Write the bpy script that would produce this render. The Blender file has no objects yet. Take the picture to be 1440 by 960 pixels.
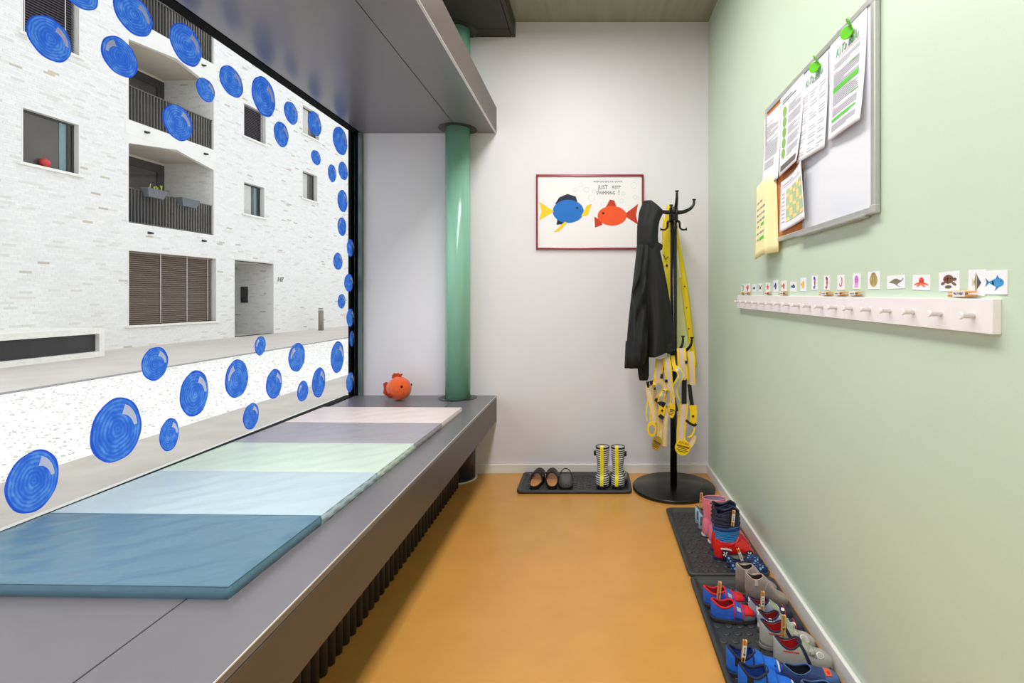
import bpy, bmesh, math, random
import numpy as np
from mathutils import Vector, Matrix
random.seed(7)
PI = math.pi
SC = bpy.context.scene
COL = SC.collection

# ---------------------------------------------------------------- camera, sky, exposure
CAMZ = 1.18
FPX = 730.0
VPX, VPY = 833.0, 419.0
cam = bpy.data.cameras.new('camera')
cam.sensor_width = 36.0
cam.lens = FPX / 1440.0 * 36.0
cam.shift_x = -(VPX - 720.0) / 1440.0
cam.shift_y = (VPY - 480.0) / 1440.0
cam.clip_start = 0.05
camo = bpy.data.objects.new('camera', cam)
camo.location = (0, 0, CAMZ)
camo.rotation_euler = (PI / 2, 0, 0)
COL.objects.link(camo)
SC.camera = camo

world = bpy.data.worlds.new('overcast_sky')
SC.world = world
world.use_nodes = True
bgn = world.node_tree.nodes['Background']
bgn.inputs['Color'].default_value = (0.93, 0.965, 1.0, 1)
bgn.inputs['Strength'].default_value = 1.45

SC.view_settings.view_transform = 'Standard'
SC.view_settings.look = 'None'
SC.view_settings.exposure = 0.0
SC.view_settings.gamma = 1.0
SC.view_settings.use_curve_mapping = False
SC.cycles.use_denoising = True
SC.cycles.max_bounces = 10
SC.cycles.diffuse_bounces = 6
SC.cycles.transparent_max_bounces = 16
SC.cycles.sample_clamp_indirect = 6.0

FILL_W = 21.5          # watts of each added ceiling fill panel (built further down)


# ---------------------------------------------------------------- materials
def lin(c):
    def f(v):
        v = v / 255.0
        return v / 12.92 if v <= 0.04045 else ((v + 0.055) / 1.055) ** 2.4
    return (f(c[0]), f(c[1]), f(c[2]), 1.0)


def scl(c, k):
    return (min(1, c[0] * k), min(1, c[1] * k), min(1, c[2] * k), 1)


MATS = {}


def mat(name, rgb, rough=0.6, metal=0.0, var=0.06, scale=12.0, bump=0.0, bscale=80.0, spec=0.5, sheen=0.0, coat=0.0):
    if name in MATS:
        return MATS[name]
    m = bpy.data.materials.new(name)
    m.use_nodes = True
    nt = m.node_tree
    b = nt.nodes['Principled BSDF']
    tc = nt.nodes.new('ShaderNodeTexCoord')
    n = nt.nodes.new('ShaderNodeTexNoise')
    n.inputs['Scale'].default_value = scale
    n.inputs['Detail'].default_value = 4
    nt.links.new(tc.outputs['Object'], n.inputs['Vector'])
    r = nt.nodes.new('ShaderNodeValToRGB')
    c = lin(rgb)
    r.color_ramp.elements[0].position = 0.3
    r.color_ramp.elements[1].position = 0.7
    r.color_ramp.elements[0].color = scl(c, 1 - var)
    r.color_ramp.elements[1].color = scl(c, 1 + var)
    nt.links.new(n.outputs['Fac'], r.inputs['Fac'])
    nt.links.new(r.outputs['Color'], b.inputs['Base Color'])
    b.inputs['Roughness'].default_value = rough
    b.inputs['Metallic'].default_value = metal
    b.inputs['Specular IOR Level'].default_value = spec
    if coat:
        b.inputs['Coat Weight'].default_value = coat
        b.inputs['Coat Roughness'].default_value = 0.15
    if sheen:
        b.inputs['Sheen Weight'].default_value = sheen
    if bump:
        n2 = nt.nodes.new('ShaderNodeTexNoise')
        n2.inputs['Scale'].default_value = bscale
        n2.inputs['Detail'].default_value = 3
        nt.links.new(tc.outputs['Object'], n2.inputs['Vector'])
        bp = nt.nodes.new('ShaderNodeBump')
        bp.inputs['Strength'].default_value = bump
        bp.inputs['Distance'].default_value = 0.01
        nt.links.new(n2.outputs['Fac'], bp.inputs['Height'])
        nt.links.new(bp.outputs['Normal'], b.inputs['Normal'])
    MATS[name] = m
    return m


def nodes_of(m):
    return m.node_tree, m.node_tree.nodes['Principled BSDF']


def band_mat(name, c1, c2, axis, freq, duty=0.5, rough=0.4, wob=0.0):
    """two colours in bands along one object axis (printed stripes)"""
    if name in MATS:
        return MATS[name]
    m = bpy.data.materials.new(name)
    m.use_nodes = True
    nt, b = nodes_of(m)
    tc = nt.nodes.new('ShaderNodeTexCoord')
    sp = nt.nodes.new('ShaderNodeSeparateXYZ')
    nt.links.new(tc.outputs['Object'], sp.inputs[0])
    mu = nt.nodes.new('ShaderNodeMath'); mu.operation = 'MULTIPLY'
    mu.inputs[1].default_value = freq
    src = sp.outputs[axis]
    if wob:
        nz = nt.nodes.new('ShaderNodeTexNoise'); nz.inputs['Scale'].default_value = 35
        nt.links.new(tc.outputs['Object'], nz.inputs['Vector'])
        ma = nt.nodes.new('ShaderNodeMath'); ma.operation = 'MULTIPLY_ADD'
        ma.inputs[1].default_value = wob
        nt.links.new(nz.outputs['Fac'], ma.inputs[0]); nt.links.new(src, ma.inputs[2])
        src = ma.outputs[0]
    nt.links.new(src, mu.inputs[0])
    fr = nt.nodes.new('ShaderNodeMath'); fr.operation = 'FRACT'
    nt.links.new(mu.outputs[0], fr.inputs[0])
    gt = nt.nodes.new('ShaderNodeMath'); gt.operation = 'GREATER_THAN'
    gt.inputs[1].default_value = duty
    nt.links.new(fr.outputs[0], gt.inputs[0])
    mx = nt.nodes.new('ShaderNodeMix'); mx.data_type = 'RGBA'
    mx.inputs[6].default_value = lin(c1); mx.inputs[7].default_value = lin(c2)
    nt.links.new(gt.outputs[0], mx.inputs[0])
    nt.links.new(mx.outputs[2], b.inputs['Base Color'])
    b.inputs['Roughness'].default_value = rough
    MATS[name] = m
    return m


def spot_mat(name, base, spot, scale, thr=0.25, rough=0.8):
    """spots of a second colour (printed stars, flecks, balls)"""
    if name in MATS:
        return MATS[name]
    m = bpy.data.materials.new(name)
    m.use_nodes = True
    nt, b = nodes_of(m)
    tc = nt.nodes.new('ShaderNodeTexCoord')
    v = nt.nodes.new('ShaderNodeTexVoronoi')
    v.inputs['Scale'].default_value = scale
    nt.links.new(tc.outputs['Object'], v.inputs['Vector'])
    lt = nt.nodes.new('ShaderNodeMath'); lt.operation = 'LESS_THAN'
    lt.inputs[1].default_value = thr
    nt.links.new(v.outputs['Distance'], lt.inputs[0])
    mx = nt.nodes.new('ShaderNodeMix'); mx.data_type = 'RGBA'
    mx.inputs[6].default_value = lin(base); mx.inputs[7].default_value = lin(spot)
    nt.links.new(lt.outputs[0], mx.inputs[0])
    nt.links.new(mx.outputs[2], b.inputs['Base Color'])
    b.inputs['Roughness'].default_value = rough
    MATS[name] = m
    return m


# ---------------------------------------------------------------- mesh helpers
def BM():
    return bmesh.new()


def box(bm, x0, x1, y0, y1, z0, z1, mi=0):
    vs = [bm.verts.new(p) for p in ((x0, y0, z0), (x1, y0, z0), (x1, y1, z0), (x0, y1, z0),
                                    (x0, y0, z1), (x1, y0, z1), (x1, y1, z1), (x0, y1, z1))]
    for f in ((3, 2, 1, 0), (4, 5, 6, 7), (0, 1, 5, 4), (1, 2, 6, 5), (2, 3, 7, 6), (3, 0, 4, 7)):
        fc = bm.faces.new([vs[i] for i in f])
        fc.material_index = mi
    return vs


def prism(bm, pts, z0, z1, tf=None, mi=0):
    """2-D outline (counter-clockwise) extruded from z0 to z1"""
    a = [bm.verts.new((p[0], p[1], z0)) for p in pts]
    b = [bm.verts.new((p[0], p[1], z1)) for p in pts]
    n = len(pts)
    fs = [bm.faces.new(a[::-1]), bm.faces.new(b)]
    for i in range(n):
        fs.append(bm.faces.new((a[i], a[(i + 1) % n], b[(i + 1) % n], b[i])))
    for f in fs:
        f.material_index = mi
    if tf is not None:
        for v in a + b:
            v.co = tf @ v.co
    return a + b


def tube(bm, pts, rad, seg=10, caps=True, closed=False, mi=0, smooth=True):
    pts = [Vector(p) for p in pts]
    n = len(pts)
    if not hasattr(rad, '__len__'):
        rad = [rad] * n
    rings = []
    up = None
    for i in range(n):
        if closed:
            t = (pts[(i + 1) % n] - pts[i - 1]).normalized()
        else:
            t = (pts[min(i + 1, n - 1)] - pts[max(i - 1, 0)]).normalized()
        if up is None:
            up = Vector((0, 0, 1)) if abs(t.z) < 0.9 else Vector((1, 0, 0))
        a = t.cross(up)
        if a.length < 1e-6:
            a = t.orthogonal()
        a.normalize()
        b = a.cross(t).normalized()
        up = b
        rings.append([bm.verts.new(pts[i] + (a * math.cos(2 * PI * k / seg) + b * math.sin(2 * PI * k / seg)) * rad[i]) for k in range(seg)])
    m = n if closed else n - 1
    for i in range(m):
        r0, r1 = rings[i], rings[(i + 1) % n]
        for k in range(seg):
            f = bm.faces.new((r0[k], r0[(k + 1) % seg], r1[(k + 1) % seg], r1[k]))
            f.smooth = smooth; f.material_index = mi
    if caps and not closed:
        for r in (rings[0][::-1], rings[-1]):
            f = bm.faces.new(r); f.material_index = mi
    return rings


def lathe(bm, prof, seg=32, cx=0, cy=0, mi=0, sx=1.0, sy=1.0):
    """(radius, z) profile turned about the vertical"""
    rings = []
    for r, z in prof:
        rings.append([bm.verts.new((cx + sx * r * math.cos(2 * PI * k / seg), cy + sy * r * math.sin(2 * PI * k / seg), z)) for k in range(seg)])
    for i in range(len(prof) - 1):
        for k in range(seg):
            f = bm.faces.new((rings[i][k], rings[i][(k + 1) % seg], rings[i + 1][(k + 1) % seg], rings[i + 1][k]))
            f.smooth = True; f.material_index = mi
    f = bm.faces.new(rings[0][::-1]); f.material_index = mi
    f = bm.faces.new(rings[-1]); f.material_index = mi
    return rings


def ellipsoid(bm, c, r, seg=16, rin=10, mi=0, rot=None):
    """a rounded solid with its own radii"""
    M = Matrix.Translation(c) @ (rot.to_4x4() if rot else Matrix()) @ Matrix.Diagonal((r[0], r[1], r[2], 1))
    res = bmesh.ops.create_uvsphere(bm, u_segments=seg, v_segments=rin, radius=1.0, matrix=M)
    for v in res['verts']:
        for f in v.link_faces:
            f.smooth = True; f.material_index = mi


def grid(bm, fn, nu, nv, mi=0, smooth=True):
    """fn(i/nu, j/nv) -> point"""
    vs = [[bm.verts.new(fn(i / nu, j / nv)) for j in range(nv + 1)] for i in range(nu + 1)]
    for i in range(nu):
        for j in range(nv):
            f = bm.faces.new((vs[i][j], vs[i + 1][j], vs[i + 1][j + 1], vs[i][j + 1]))
            f.smooth = smooth; f.material_index = mi
    return vs


def ribbon(bm, pts, widths, side, thick=0.003, mi=0):
    """a flat band with thickness; side = width direction (one vector or a list)"""
    pts = [Vector(p) for p in pts]
    n = len(pts)
    if not hasattr(widths, '__len__'):
        widths = [widths] * n
    secs = []
    for i in range(n):
        t = (pts[min(i + 1, n - 1)] - pts[max(i - 1, 0)]).normalized()
        s = Vector(side[i] if isinstance(side, list) else side).normalized()
        nn = t.cross(s)
        if nn.length < 1e-5:
            nn = t.orthogonal()
        nn.normalize()
        s = nn.cross(t).normalized()
        w = s * widths[i] / 2
        h = nn * thick / 2
        secs.append([bm.verts.new(p) for p in (pts[i] - w - h, pts[i] + w - h, pts[i] + w + h, pts[i] - w + h)])
    for i in range(n - 1):
        for k in range(4):
            f = bm.faces.new((secs[i][k], secs[i][(k + 1) % 4], secs[i + 1][(k + 1) % 4], secs[i + 1][k]))
            f.material_index = mi
            f.smooth = False
    bm.faces.new(secs[0][::-1]).material_index = mi
    bm.faces.new(secs[-1]).material_index = mi


def spline(pts, n=6):
    """Catmull-Rom through the points"""
    P = [Vector(p) for p in pts]
    P = [2 * P[0] - P[1]] + P + [2 * P[-1] - P[-2]]
    out = []
    for i in range(1, len(P) - 2):
        for k in range(n):
            t = k / n
            a, b, c, d = P[i - 1], P[i], P[i + 1], P[i + 2]
            out.append(0.5 * ((2 * b) + (c - a) * t + (2 * a - 5 * b + 4 * c - d) * t * t + (3 * b - a - 3 * c + d) * t ** 3))
    out.append(P[-2])
    return out


def obj(name, bm, m, parent=None, loc=None, fix=True, doubles=0.0):
    if doubles:
        bmesh.ops.remove_doubles(bm, verts=bm.verts[:], dist=doubles)
    if fix:
        bmesh.ops.recalc_face_normals(bm, faces=bm.faces[:])
    me = bpy.data.meshes.new(name)
    bm.to_mesh(me)
    bm.free()
    for k in (m if isinstance(m, (list, tuple)) else [m]):
        me.materials.append(k)
    o = bpy.data.objects.new(name, me)
    COL.objects.link(o)
    if parent is not None:
        o.parent = parent
    if loc is not None:
        o.location = loc
    return o


def tag(o, label=None, cat=None, group=None, kind=None):
    for k, v in (('label', label), ('category', cat), ('group', group), ('kind', kind)):
        if v:
            o[k] = v
    return o


def thing(name, label, cat, loc=(0, 0, 0), rotz=0.0, group=None, mtx=None):
    o = bpy.data.objects.new(name, None)
    o.empty_display_size = 0.05
    COL.objects.link(o)
    if mtx is not None:
        o.matrix_world = mtx
    else:
        o.location = loc
        o.rotation_euler = (0, 0, rotz)
    return tag(o, label, cat, group)


def struct(name, bm, m, parent=None, label=None):
    o = obj(name, bm, m, parent)
    if parent is None:
        o['kind'] = 'structure'
    if label:
        o['label'] = label
    return o


def bevel(o, w, seg=2):
    md = o.modifiers.new('bevel', 'BEVEL')
    md.width = w; md.segments = seg; md.limit_method = 'ANGLE'
    return o


def subsurf(o, n=1):
    md = o.modifiers.new('subsurf', 'SUBSURF')
    md.levels = n; md.render_levels = n
    return o


def solid(o, t, off=-1.0, mo=0, mr=0):
    md = o.modifiers.new('solidify', 'SOLIDIFY')
    md.thickness = t; md.offset = off
    md.material_offset = mo; md.material_offset_rim = mr
    return o


def dup(root, loc, rotz=None, label=None, mirror=False):
    r = root.copy(); COL.objects.link(r)
    r.location = loc
    if rotz is not None:
        r.rotation_euler = (0, 0, rotz)
    if label:
        r['label'] = label
    for ch in list(root.children):
        c = ch.copy(); COL.objects.link(c); c.parent = r
        for g in list(ch.children):
            d = g.copy(); COL.objects.link(d); d.parent = c
    return r


FONT_Z = 0.0004


def text(name, s, size, m, parent, x, y, z=0.0006, shear=0.0, align='CENTER', sx=1.0, rot=0.0, ext=0.0002):
    cu = bpy.data.curves.new(name, 'FONT')
    cu.body = s
    cu.size = size
    cu.align_x = align
    cu.align_y = 'CENTER'
    cu.shear = shear
    cu.extrude = ext
    cu.resolution_u = 2
    co = bpy.data.objects.new(name, cu)
    COL.objects.link(co)
    dg = bpy.context.evaluated_depsgraph_get()
    me = bpy.data.meshes.new_from_object(co.evaluated_get(dg))
    bpy.data.objects.remove(co)
    bpy.data.curves.remove(cu)
    me.name = name
    me.materials.clear()
    me.materials.append(m)
    o = bpy.data.objects.new(name, me)
    COL.objects.link(o)
    o.parent = parent
    o.location = (x, y, z)
    o.scale = (sx, 1, 1)
    o.rotation_euler = (0, 0, rot)
    return o


# frames for flat things: local x = reading direction, y = up, z = out of the wall
def on_right(X, Y, Z):
    return Matrix(((0, 0, -1, X), (-1, 0, 0, Y), (0, 1, 0, Z), (0, 0, 0, 1)))


def on_back(X, Y, Z):
    return Matrix(((1, 0, 0, X), (0, 0, -1, Y), (0, 1, 0, Z), (0, 0, 0, 1)))


# ---------------------------------------------------------------- room dimensions (metres)
YB = 3.50          # back wall
YR = -3.00         # rear wall, behind the camera
XR = 0.782         # right wall
XG = -1.60         # window glass
XBE = -0.645       # front of the bench and of the lintel
ZC = 3.04          # ceiling
ZB = 0.525         # bench top
ZL = 2.29          # underside of the lintel
# ================================================================ STRUCTURE
# linoleum: warm ochre, faint mottling
m_floor = mat('ochre_linoleum', (204, 147, 72), 0.30, var=0.05, scale=6, bump=0.03, bscale=60)
m_white = mat('white_wall_paint', (226, 223, 229), 0.55, var=0.012, scale=3, bump=0.03, bscale=140)
m_green = mat('pale_green_wall_paint', (199, 215, 193), 0.42, var=0.015, scale=3, bump=0.03, bscale=140)
m_trim = mat('white_skirting_paint', (232, 229, 226), 0.4, var=0.01)
m_dark = mat('anthracite_metal', (130, 126, 130), 0.30, 0.25, var=0.03, scale=5, bump=0.015, bscale=300, spec=0.7)
m_darkf = mat('dark_bronze_front', (88, 79, 74), 0.42, 0.2, var=0.03, scale=4)
m_black = mat('black_window_metal', (16, 17, 19), 0.8, 0.0, spec=0.08)
m_boxdark = mat('dark_ceiling_casing', (58, 52, 46), 0.6, 0.1)
m_rear = mat('rear_wall_paint', (226, 224, 218), 0.6, var=0.01)

# board-marked concrete
m_conc = mat('board_marked_concrete', (150, 150, 128), 0.85, var=0.12, scale=3, bump=0.25, bscale=14)
nt, b = nodes_of(m_conc)
for n in nt.nodes:
    if n.type == 'TEX_NOISE':
        mp = nt.nodes.new('ShaderNodeMapping'); mp.inputs['Scale'].default_value = (6, 0.6, 1)
        tc = [q for q in nt.nodes if q.type == 'TEX_COORD'][0]
        nt.links.new(tc.outputs['Object'], mp.inputs[0]); nt.links.new(mp.outputs[0], n.inputs['Vector'])

bm = BM(); box(bm, -1.75, XR + 0.1, YR - 0.1, YB + 0.1, -0.12, 0.0)
struct('floor', bm, m_floor, label='ochre linoleum floor')
bm = BM(); box(bm, -1.61, XR + 0.1, YR - 0.1, YB + 0.1, ZC, ZC + 0.15)
struct('ceiling', bm, m_conc, label='raw concrete ceiling')
bm = BM(); box(bm, -1.606, XR + 0.1, YB, YB + 0.12, 0.0, ZC)
struct('wall_back', bm, m_white, label='white end wall')
bm = BM(); box(bm, XR, XR + 0.1, YR, YB, 0.0, ZC)
struct('wall_right', bm, m_green, label='pale green side wall')
bm = BM(); box(bm, -1.75, XR, YR - 0.1, YR, 0.0, ZC)
struct('wall_rear', bm, m_rear)
bm = BM()
box(bm, -1.75, -1.66, YR, YB, 0.0, 0.50)          # below the window
box(bm, -1.61, -1.56, YR, YB, 2.40, ZC)           # above the window
box(bm, -1.75, -1.56, YR, -1.60, 0.50, 2.40)      # behind the camera
struct('wall_left', bm, m_rear)

bm = BM(); box(bm, -1.60, XR - 0.012, YB - 0.012, YB, 0.0, 0.063)
bevel(struct('baseboard_back', bm, m_trim), 0.003)
bm = BM(); box(bm, XR - 0.014, XR, YR, YB, 0.0, 0.063)
bevel(struct('baseboard_right', bm, m_trim), 0.003)

# window lintel: two soffit panels and a front casing, metal like the bench
root = bpy.data.objects.new('trim_1', None); COL.objects.link(root)
tag(root, 'dark grey metal casing over the window', None, None, 'structure')
bm = BM(); box(bm, -1.555, -0.885, -1.6, YB, ZL, ZL + 0.012)
bevel(obj('soffit_panel', bm, m_dark, root), 0.002)
bm = BM(); box(bm, -0.881, XBE - 0.012, -1.6, YB, ZL, ZL + 0.012)
bevel(obj('soffit_panel', bm, m_dark, root), 0.002)
bm = BM(); box(bm, XBE - 0.012, XBE, -1.6, YB, ZL, ZL + 0.172)
bevel(obj('front_casing', bm, m_darkf, root), 0.0025)
m_glint = mat('painted_edge_glint', (226, 224, 224), 0.4, 0.1)  # near-white colour paints the bright reflection along the front edges
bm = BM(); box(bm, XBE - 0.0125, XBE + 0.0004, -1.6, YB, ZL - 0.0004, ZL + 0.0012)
obj('edge_glint', bm, m_glint, root)
bm = BM(); box(bm, -1.56, XBE - 0.012, -1.6, YB, ZL + 0.150, ZL + 0.165)
obj('top_panel', bm, m_dark, root)

# dark casing under the ceiling
root = bpy.data.objects.new('trim_2', None); COL.objects.link(root)
tag(root, 'dark casing box under the ceiling', None, None, 'structure')
bm = BM(); box(bm, -1.56, -0.545, -1.6, YB - 0.11, 2.938, ZC)
obj('casing', bm, m_boxdark, root)
bm = BM(); box(bm, -1.56, -0.545, YB - 0.105, YB, 2.938, ZC)
obj('end_casing', bm, m_boxdark, root)
bm = BM(); box(bm, -0.541, -0.518, -1.6, YB, 2.938, ZC)
obj('edge_strip', bm, m_boxdark, root)

# ---------------------------------------------------------------- window
win = bpy.data.objects.new('window_1', None); COL.objects.link(win)
tag(win, 'wide black framed shop window painted with blue bubbles', None, None, 'structure')
m_gasket = mat('grey_green_gasket', (92, 104, 102), 0.3)
bm = BM(); box(bm, -1.612, -1.557, -1.6, YB, 2.287, 2.40)
obj('top_frame', bm, m_black, win)
bm = BM(); box(bm, -1.624, -1.606, 3.452, YB + 0.12, 0.50, 2.30)
bevel(obj('end_frame', bm, m_black, win), 0.002)
bm = BM(); box(bm, -1.598, -1.566, 3.489, YB, ZB, 2.287)
obj('inner_frame', bm, m_black, win)
bm = BM(); box(bm, -1.566, -1.542, 3.470, YB, ZB, 2.287)
obj('gasket_strip', bm, m_gasket, win)
bm = BM(); box(bm, -1.66, -1.590, -1.6, YB, 0.50, 0.5265)
obj('bottom_frame', bm, m_black, win)

m_glass = bpy.data.materials.new('window_glass'); m_glass.use_nodes = True
nt = m_glass.node_tree; nt.nodes.clear()
out = nt.nodes.new('ShaderNodeOutputMaterial')
mx = nt.nodes.new('ShaderNodeMixShader')
tr = nt.nodes.new('ShaderNodeBsdfTransparent'); tr.inputs[0].default_value = (0.965, 0.98, 0.975, 1)
gl = nt.nodes.new('ShaderNodeBsdfGlossy'); gl.inputs['Roughness'].default_value = 0.0
fr = nt.nodes.new('ShaderNodeFresnel'); fr.inputs['IOR'].default_value = 1.22
nz = nt.nodes.new('ShaderNodeTexNoise'); nz.inputs['Scale'].default_value = 2.0
bp = nt.nodes.new('ShaderNodeBump'); bp.inputs['Strength'].default_value = 0.004
nt.links.new(nz.outputs['Fac'], bp.inputs['Height']); nt.links.new(bp.outputs['Normal'], gl.inputs['Normal'])
nt.links.new(fr.outputs[0], mx.inputs[0]); nt.links.new(tr.outputs[0], mx.inputs[1]); nt.links.new(gl.outputs[0], mx.inputs[2])
nt.links.new(mx.outputs[0], out.inputs[0])
bm = BM()
bm.faces.new([bm.verts.new(p) for p in ((XG - 0.002, -1.6, 0.526), (XG - 0.002, YB, 0.526), (XG - 0.002, YB, 2.29), (XG - 0.002, -1.6, 2.29))])
obj('glass_pane', bm, m_glass, win)

# painted bubbles: hand-brushed rings of blue, some daylight coming through the paint
m_bub = bpy.data.materials.new('blue_bubble_paint'); m_bub.use_nodes = True
nt, b = nodes_of(m_bub)
outn = [n for n in nt.nodes if n.type == 'OUTPUT_MATERIAL'][0]
tc = nt.nodes.new('ShaderNodeTexCoord')
oi = nt.nodes.new('ShaderNodeObjectInfo')
ad = nt.nodes.new('ShaderNodeVectorMath'); ad.operation = 'ADD'
cm = nt.nodes.new('ShaderNodeCombineXYZ')
ml = nt.nodes.new('ShaderNodeMath'); ml.operation = 'MULTIPLY'; ml.inputs[1].default_value = 40.0
nt.links.new(oi.outputs['Random'], ml.inputs[0]); nt.links.new(ml.outputs[0], cm.inputs[0])
nt.links.new(tc.outputs['Object'], ad.inputs[0]); nt.links.new(cm.outputs[0], ad.inputs[1])
wv = nt.nodes.new('ShaderNodeTexWave'); wv.wave_type = 'RINGS'; wv.rings_direction = 'X'
wv.inputs['Scale'].default_value = 2.3; wv.inputs['Distortion'].default_value = 4.0
wv.inputs['Detail'].default_value = 2.0; wv.inputs['Detail Scale'].default_value = 0.9
nt.links.new(tc.outputs['Object'], wv.inputs['Vector'])
nzb = nt.nodes.new('ShaderNodeTexNoise'); nzb.inputs['Scale'].default_value = 2.5; nzb.inputs['Detail'].default_value = 5
nt.links.new(ad.outputs[0], nzb.inputs['Vector'])
mxf = nt.nodes.new('ShaderNodeMath'); mxf.operation = 'MULTIPLY_ADD'; mxf.inputs[1].default_value = 0.17
nt.links.new(wv.outputs['Fac'], mxf.inputs[0])
m2 = nt.nodes.new('ShaderNodeMath'); m2.operation = 'MULTIPLY'; m2.inputs[1].default_value = 0.86
nt.links.new(nzb.outputs['Fac'], m2.inputs[0]); nt.links.new(m2.outputs[0], mxf.inputs[2])
rp = nt.nodes.new('ShaderNodeValToRGB')
rp.color_ramp.elements[0].position = 0.15; rp.color_ramp.elements[0].color = lin((36, 86, 210))
rp.color_ramp.elements[1].position = 0.85; rp.color_ramp.elements[1].color = lin((122, 180, 246))
e = rp.color_ramp.elements.new(0.5); e.color = lin((58, 120, 228))
nt.links.new(mxf.outputs[0], rp.inputs[0])
# the paint is thicker and deeper in a thin rim
ln = nt.nodes.new('ShaderNodeVectorMath'); ln.operation = 'LENGTH'
nt.links.new(tc.outputs['Object'], ln.inputs[0])
rr = nt.nodes.new('ShaderNodeValToRGB')
rr.color_ramp.elements[0].position = 0.90; rr.color_ramp.elements[0].color = (0, 0, 0, 1)
rr.color_ramp.elements[1].position = 0.95; rr.color_ramp.elements[1].color = (0.75, 0.75, 0.75, 1)
nt.links.new(ln.outputs['Value'], rr.inputs[0])
mxr = nt.nodes.new('ShaderNodeMix'); mxr.data_type = 'RGBA'
nt.links.new(rr.outputs[0], mxr.inputs[0]); nt.links.new(rp.outputs[0], mxr.inputs[6]); mxr.inputs[7].default_value = lin((30, 80, 222))
nt.links.new(mxr.outputs[2], b.inputs['Base Color'])
b.inputs['Roughness'].default_value = 0.5
tl = nt.nodes.new('ShaderNodeBsdfTranslucent'); nt.links.new(mxr.outputs[2], tl.inputs[0])
ms = nt.nodes.new('ShaderNodeMixShader'); ms.inputs[0].default_value = 0.62
nt.links.new(b.outputs[0], ms.inputs[1]); nt.links.new(tl.outputs[0], ms.inputs[2]); nt.links.new(ms.outputs[0], outn.inputs[0])
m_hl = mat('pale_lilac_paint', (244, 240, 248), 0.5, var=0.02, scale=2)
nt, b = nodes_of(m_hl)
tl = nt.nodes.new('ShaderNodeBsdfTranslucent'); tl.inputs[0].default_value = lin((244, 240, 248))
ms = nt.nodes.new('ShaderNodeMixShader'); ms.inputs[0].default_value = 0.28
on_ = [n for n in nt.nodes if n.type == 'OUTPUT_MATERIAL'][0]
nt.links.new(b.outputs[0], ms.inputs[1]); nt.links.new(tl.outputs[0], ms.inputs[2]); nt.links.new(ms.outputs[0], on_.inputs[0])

BUB = [(37.5, 102.5, 21, 88), (80, 139, -42, 16), (159.5, 216, -12, 53), (143, 194, 50, 110), (239, 284.5, 32, 94),
       (229.5, 271, 146, 199), (276, 302.5, 109, 144), (309, 342, 91.5, 138), (354, 388, 107, 164.5), (399.5, 419, 142, 175.6),
       (385, 406, 170.5, 207), (433, 452, 156, 191.6), (468, 489, 178, 218), (437.6, 451, 210.6, 232.5), (461, 473, 231, 256),
       (476, 489, 227, 253.6), (474.5, 489, 267, 298), (474.8, 487, 305, 332), (487.5, 499, 336, 360.6), (468.8, 481.6, 355, 379.7),
       (484, 497, 385, 410), (475, 485.6, 413, 434), (487, 499, 433.8, 459), (491.6, 502, 464.4, 487.5), (465, 484, 480, 523.8),
       (439, 457.5, 516, 559), (486.6, 498.4, 523, 551), (418, 433.4, 534.7, 564.7), (374, 397, 518.8, 560), (406, 429, 481.6, 522.5),
       (358, 373.8, 472.5, 499.4), (317, 349, 504.7, 560), (253, 294, 521, 585), (342, 364, 566, 604), (199, 237, 487.5, 534.7),
       (129, 200, 557.5, 651), (224, 252, 588, 634), (9, 84, 631, 722)]
LEFT_HL = {27, 29, 30, 31, 17, 3}
NB = 40
bubble_meshes = []
for k in range(4):
    rnd = random.Random(k)
    ph = [rnd.uniform(0, 6.28) for _ in range(3)]
    bm = BM()
    rim, mid, cen = [], [], bm.verts.new((0.0014, 0, 0))
    for i in range(NB):
        a = 2 * PI * i / NB
        r = 1 + 0.022 * math.sin(2 * a + ph[0]) + 0.015 * math.sin(3 * a + ph[1]) + 0.010 * math.sin(7 * a + ph[2])
        rim.append(bm.verts.new((0.0, r * math.cos(a), r * math.sin(a))))
        mid.append(bm.verts.new((0.0012, 0.95 * r * math.cos(a), 0.95 * r * math.sin(a))))
    for i in range(NB):
        j = (i + 1) % NB
        bm.faces.new((rim[i], rim[j], mid[j], mid[i])); bm.faces.new((mid[i], mid[j], cen))
    bmesh.ops.recalc_face_normals(bm, faces=bm.faces[:])
    me = bpy.data.meshes.new('painted_bubble'); bm.to_mesh(me); bm.free(); me.materials.append(m_bub)
    bubble_meshes.append(me)


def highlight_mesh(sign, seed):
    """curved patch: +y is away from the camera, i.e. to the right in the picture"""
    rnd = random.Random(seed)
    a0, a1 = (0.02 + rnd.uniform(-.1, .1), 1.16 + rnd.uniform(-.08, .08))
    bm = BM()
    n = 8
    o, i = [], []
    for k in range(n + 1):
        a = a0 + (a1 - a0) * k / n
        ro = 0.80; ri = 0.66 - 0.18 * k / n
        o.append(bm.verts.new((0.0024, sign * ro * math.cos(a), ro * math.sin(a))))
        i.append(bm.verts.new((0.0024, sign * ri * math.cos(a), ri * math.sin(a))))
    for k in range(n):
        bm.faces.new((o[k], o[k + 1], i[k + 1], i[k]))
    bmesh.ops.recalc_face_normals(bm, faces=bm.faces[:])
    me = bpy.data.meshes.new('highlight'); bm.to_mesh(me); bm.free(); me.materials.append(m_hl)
    return me


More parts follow.
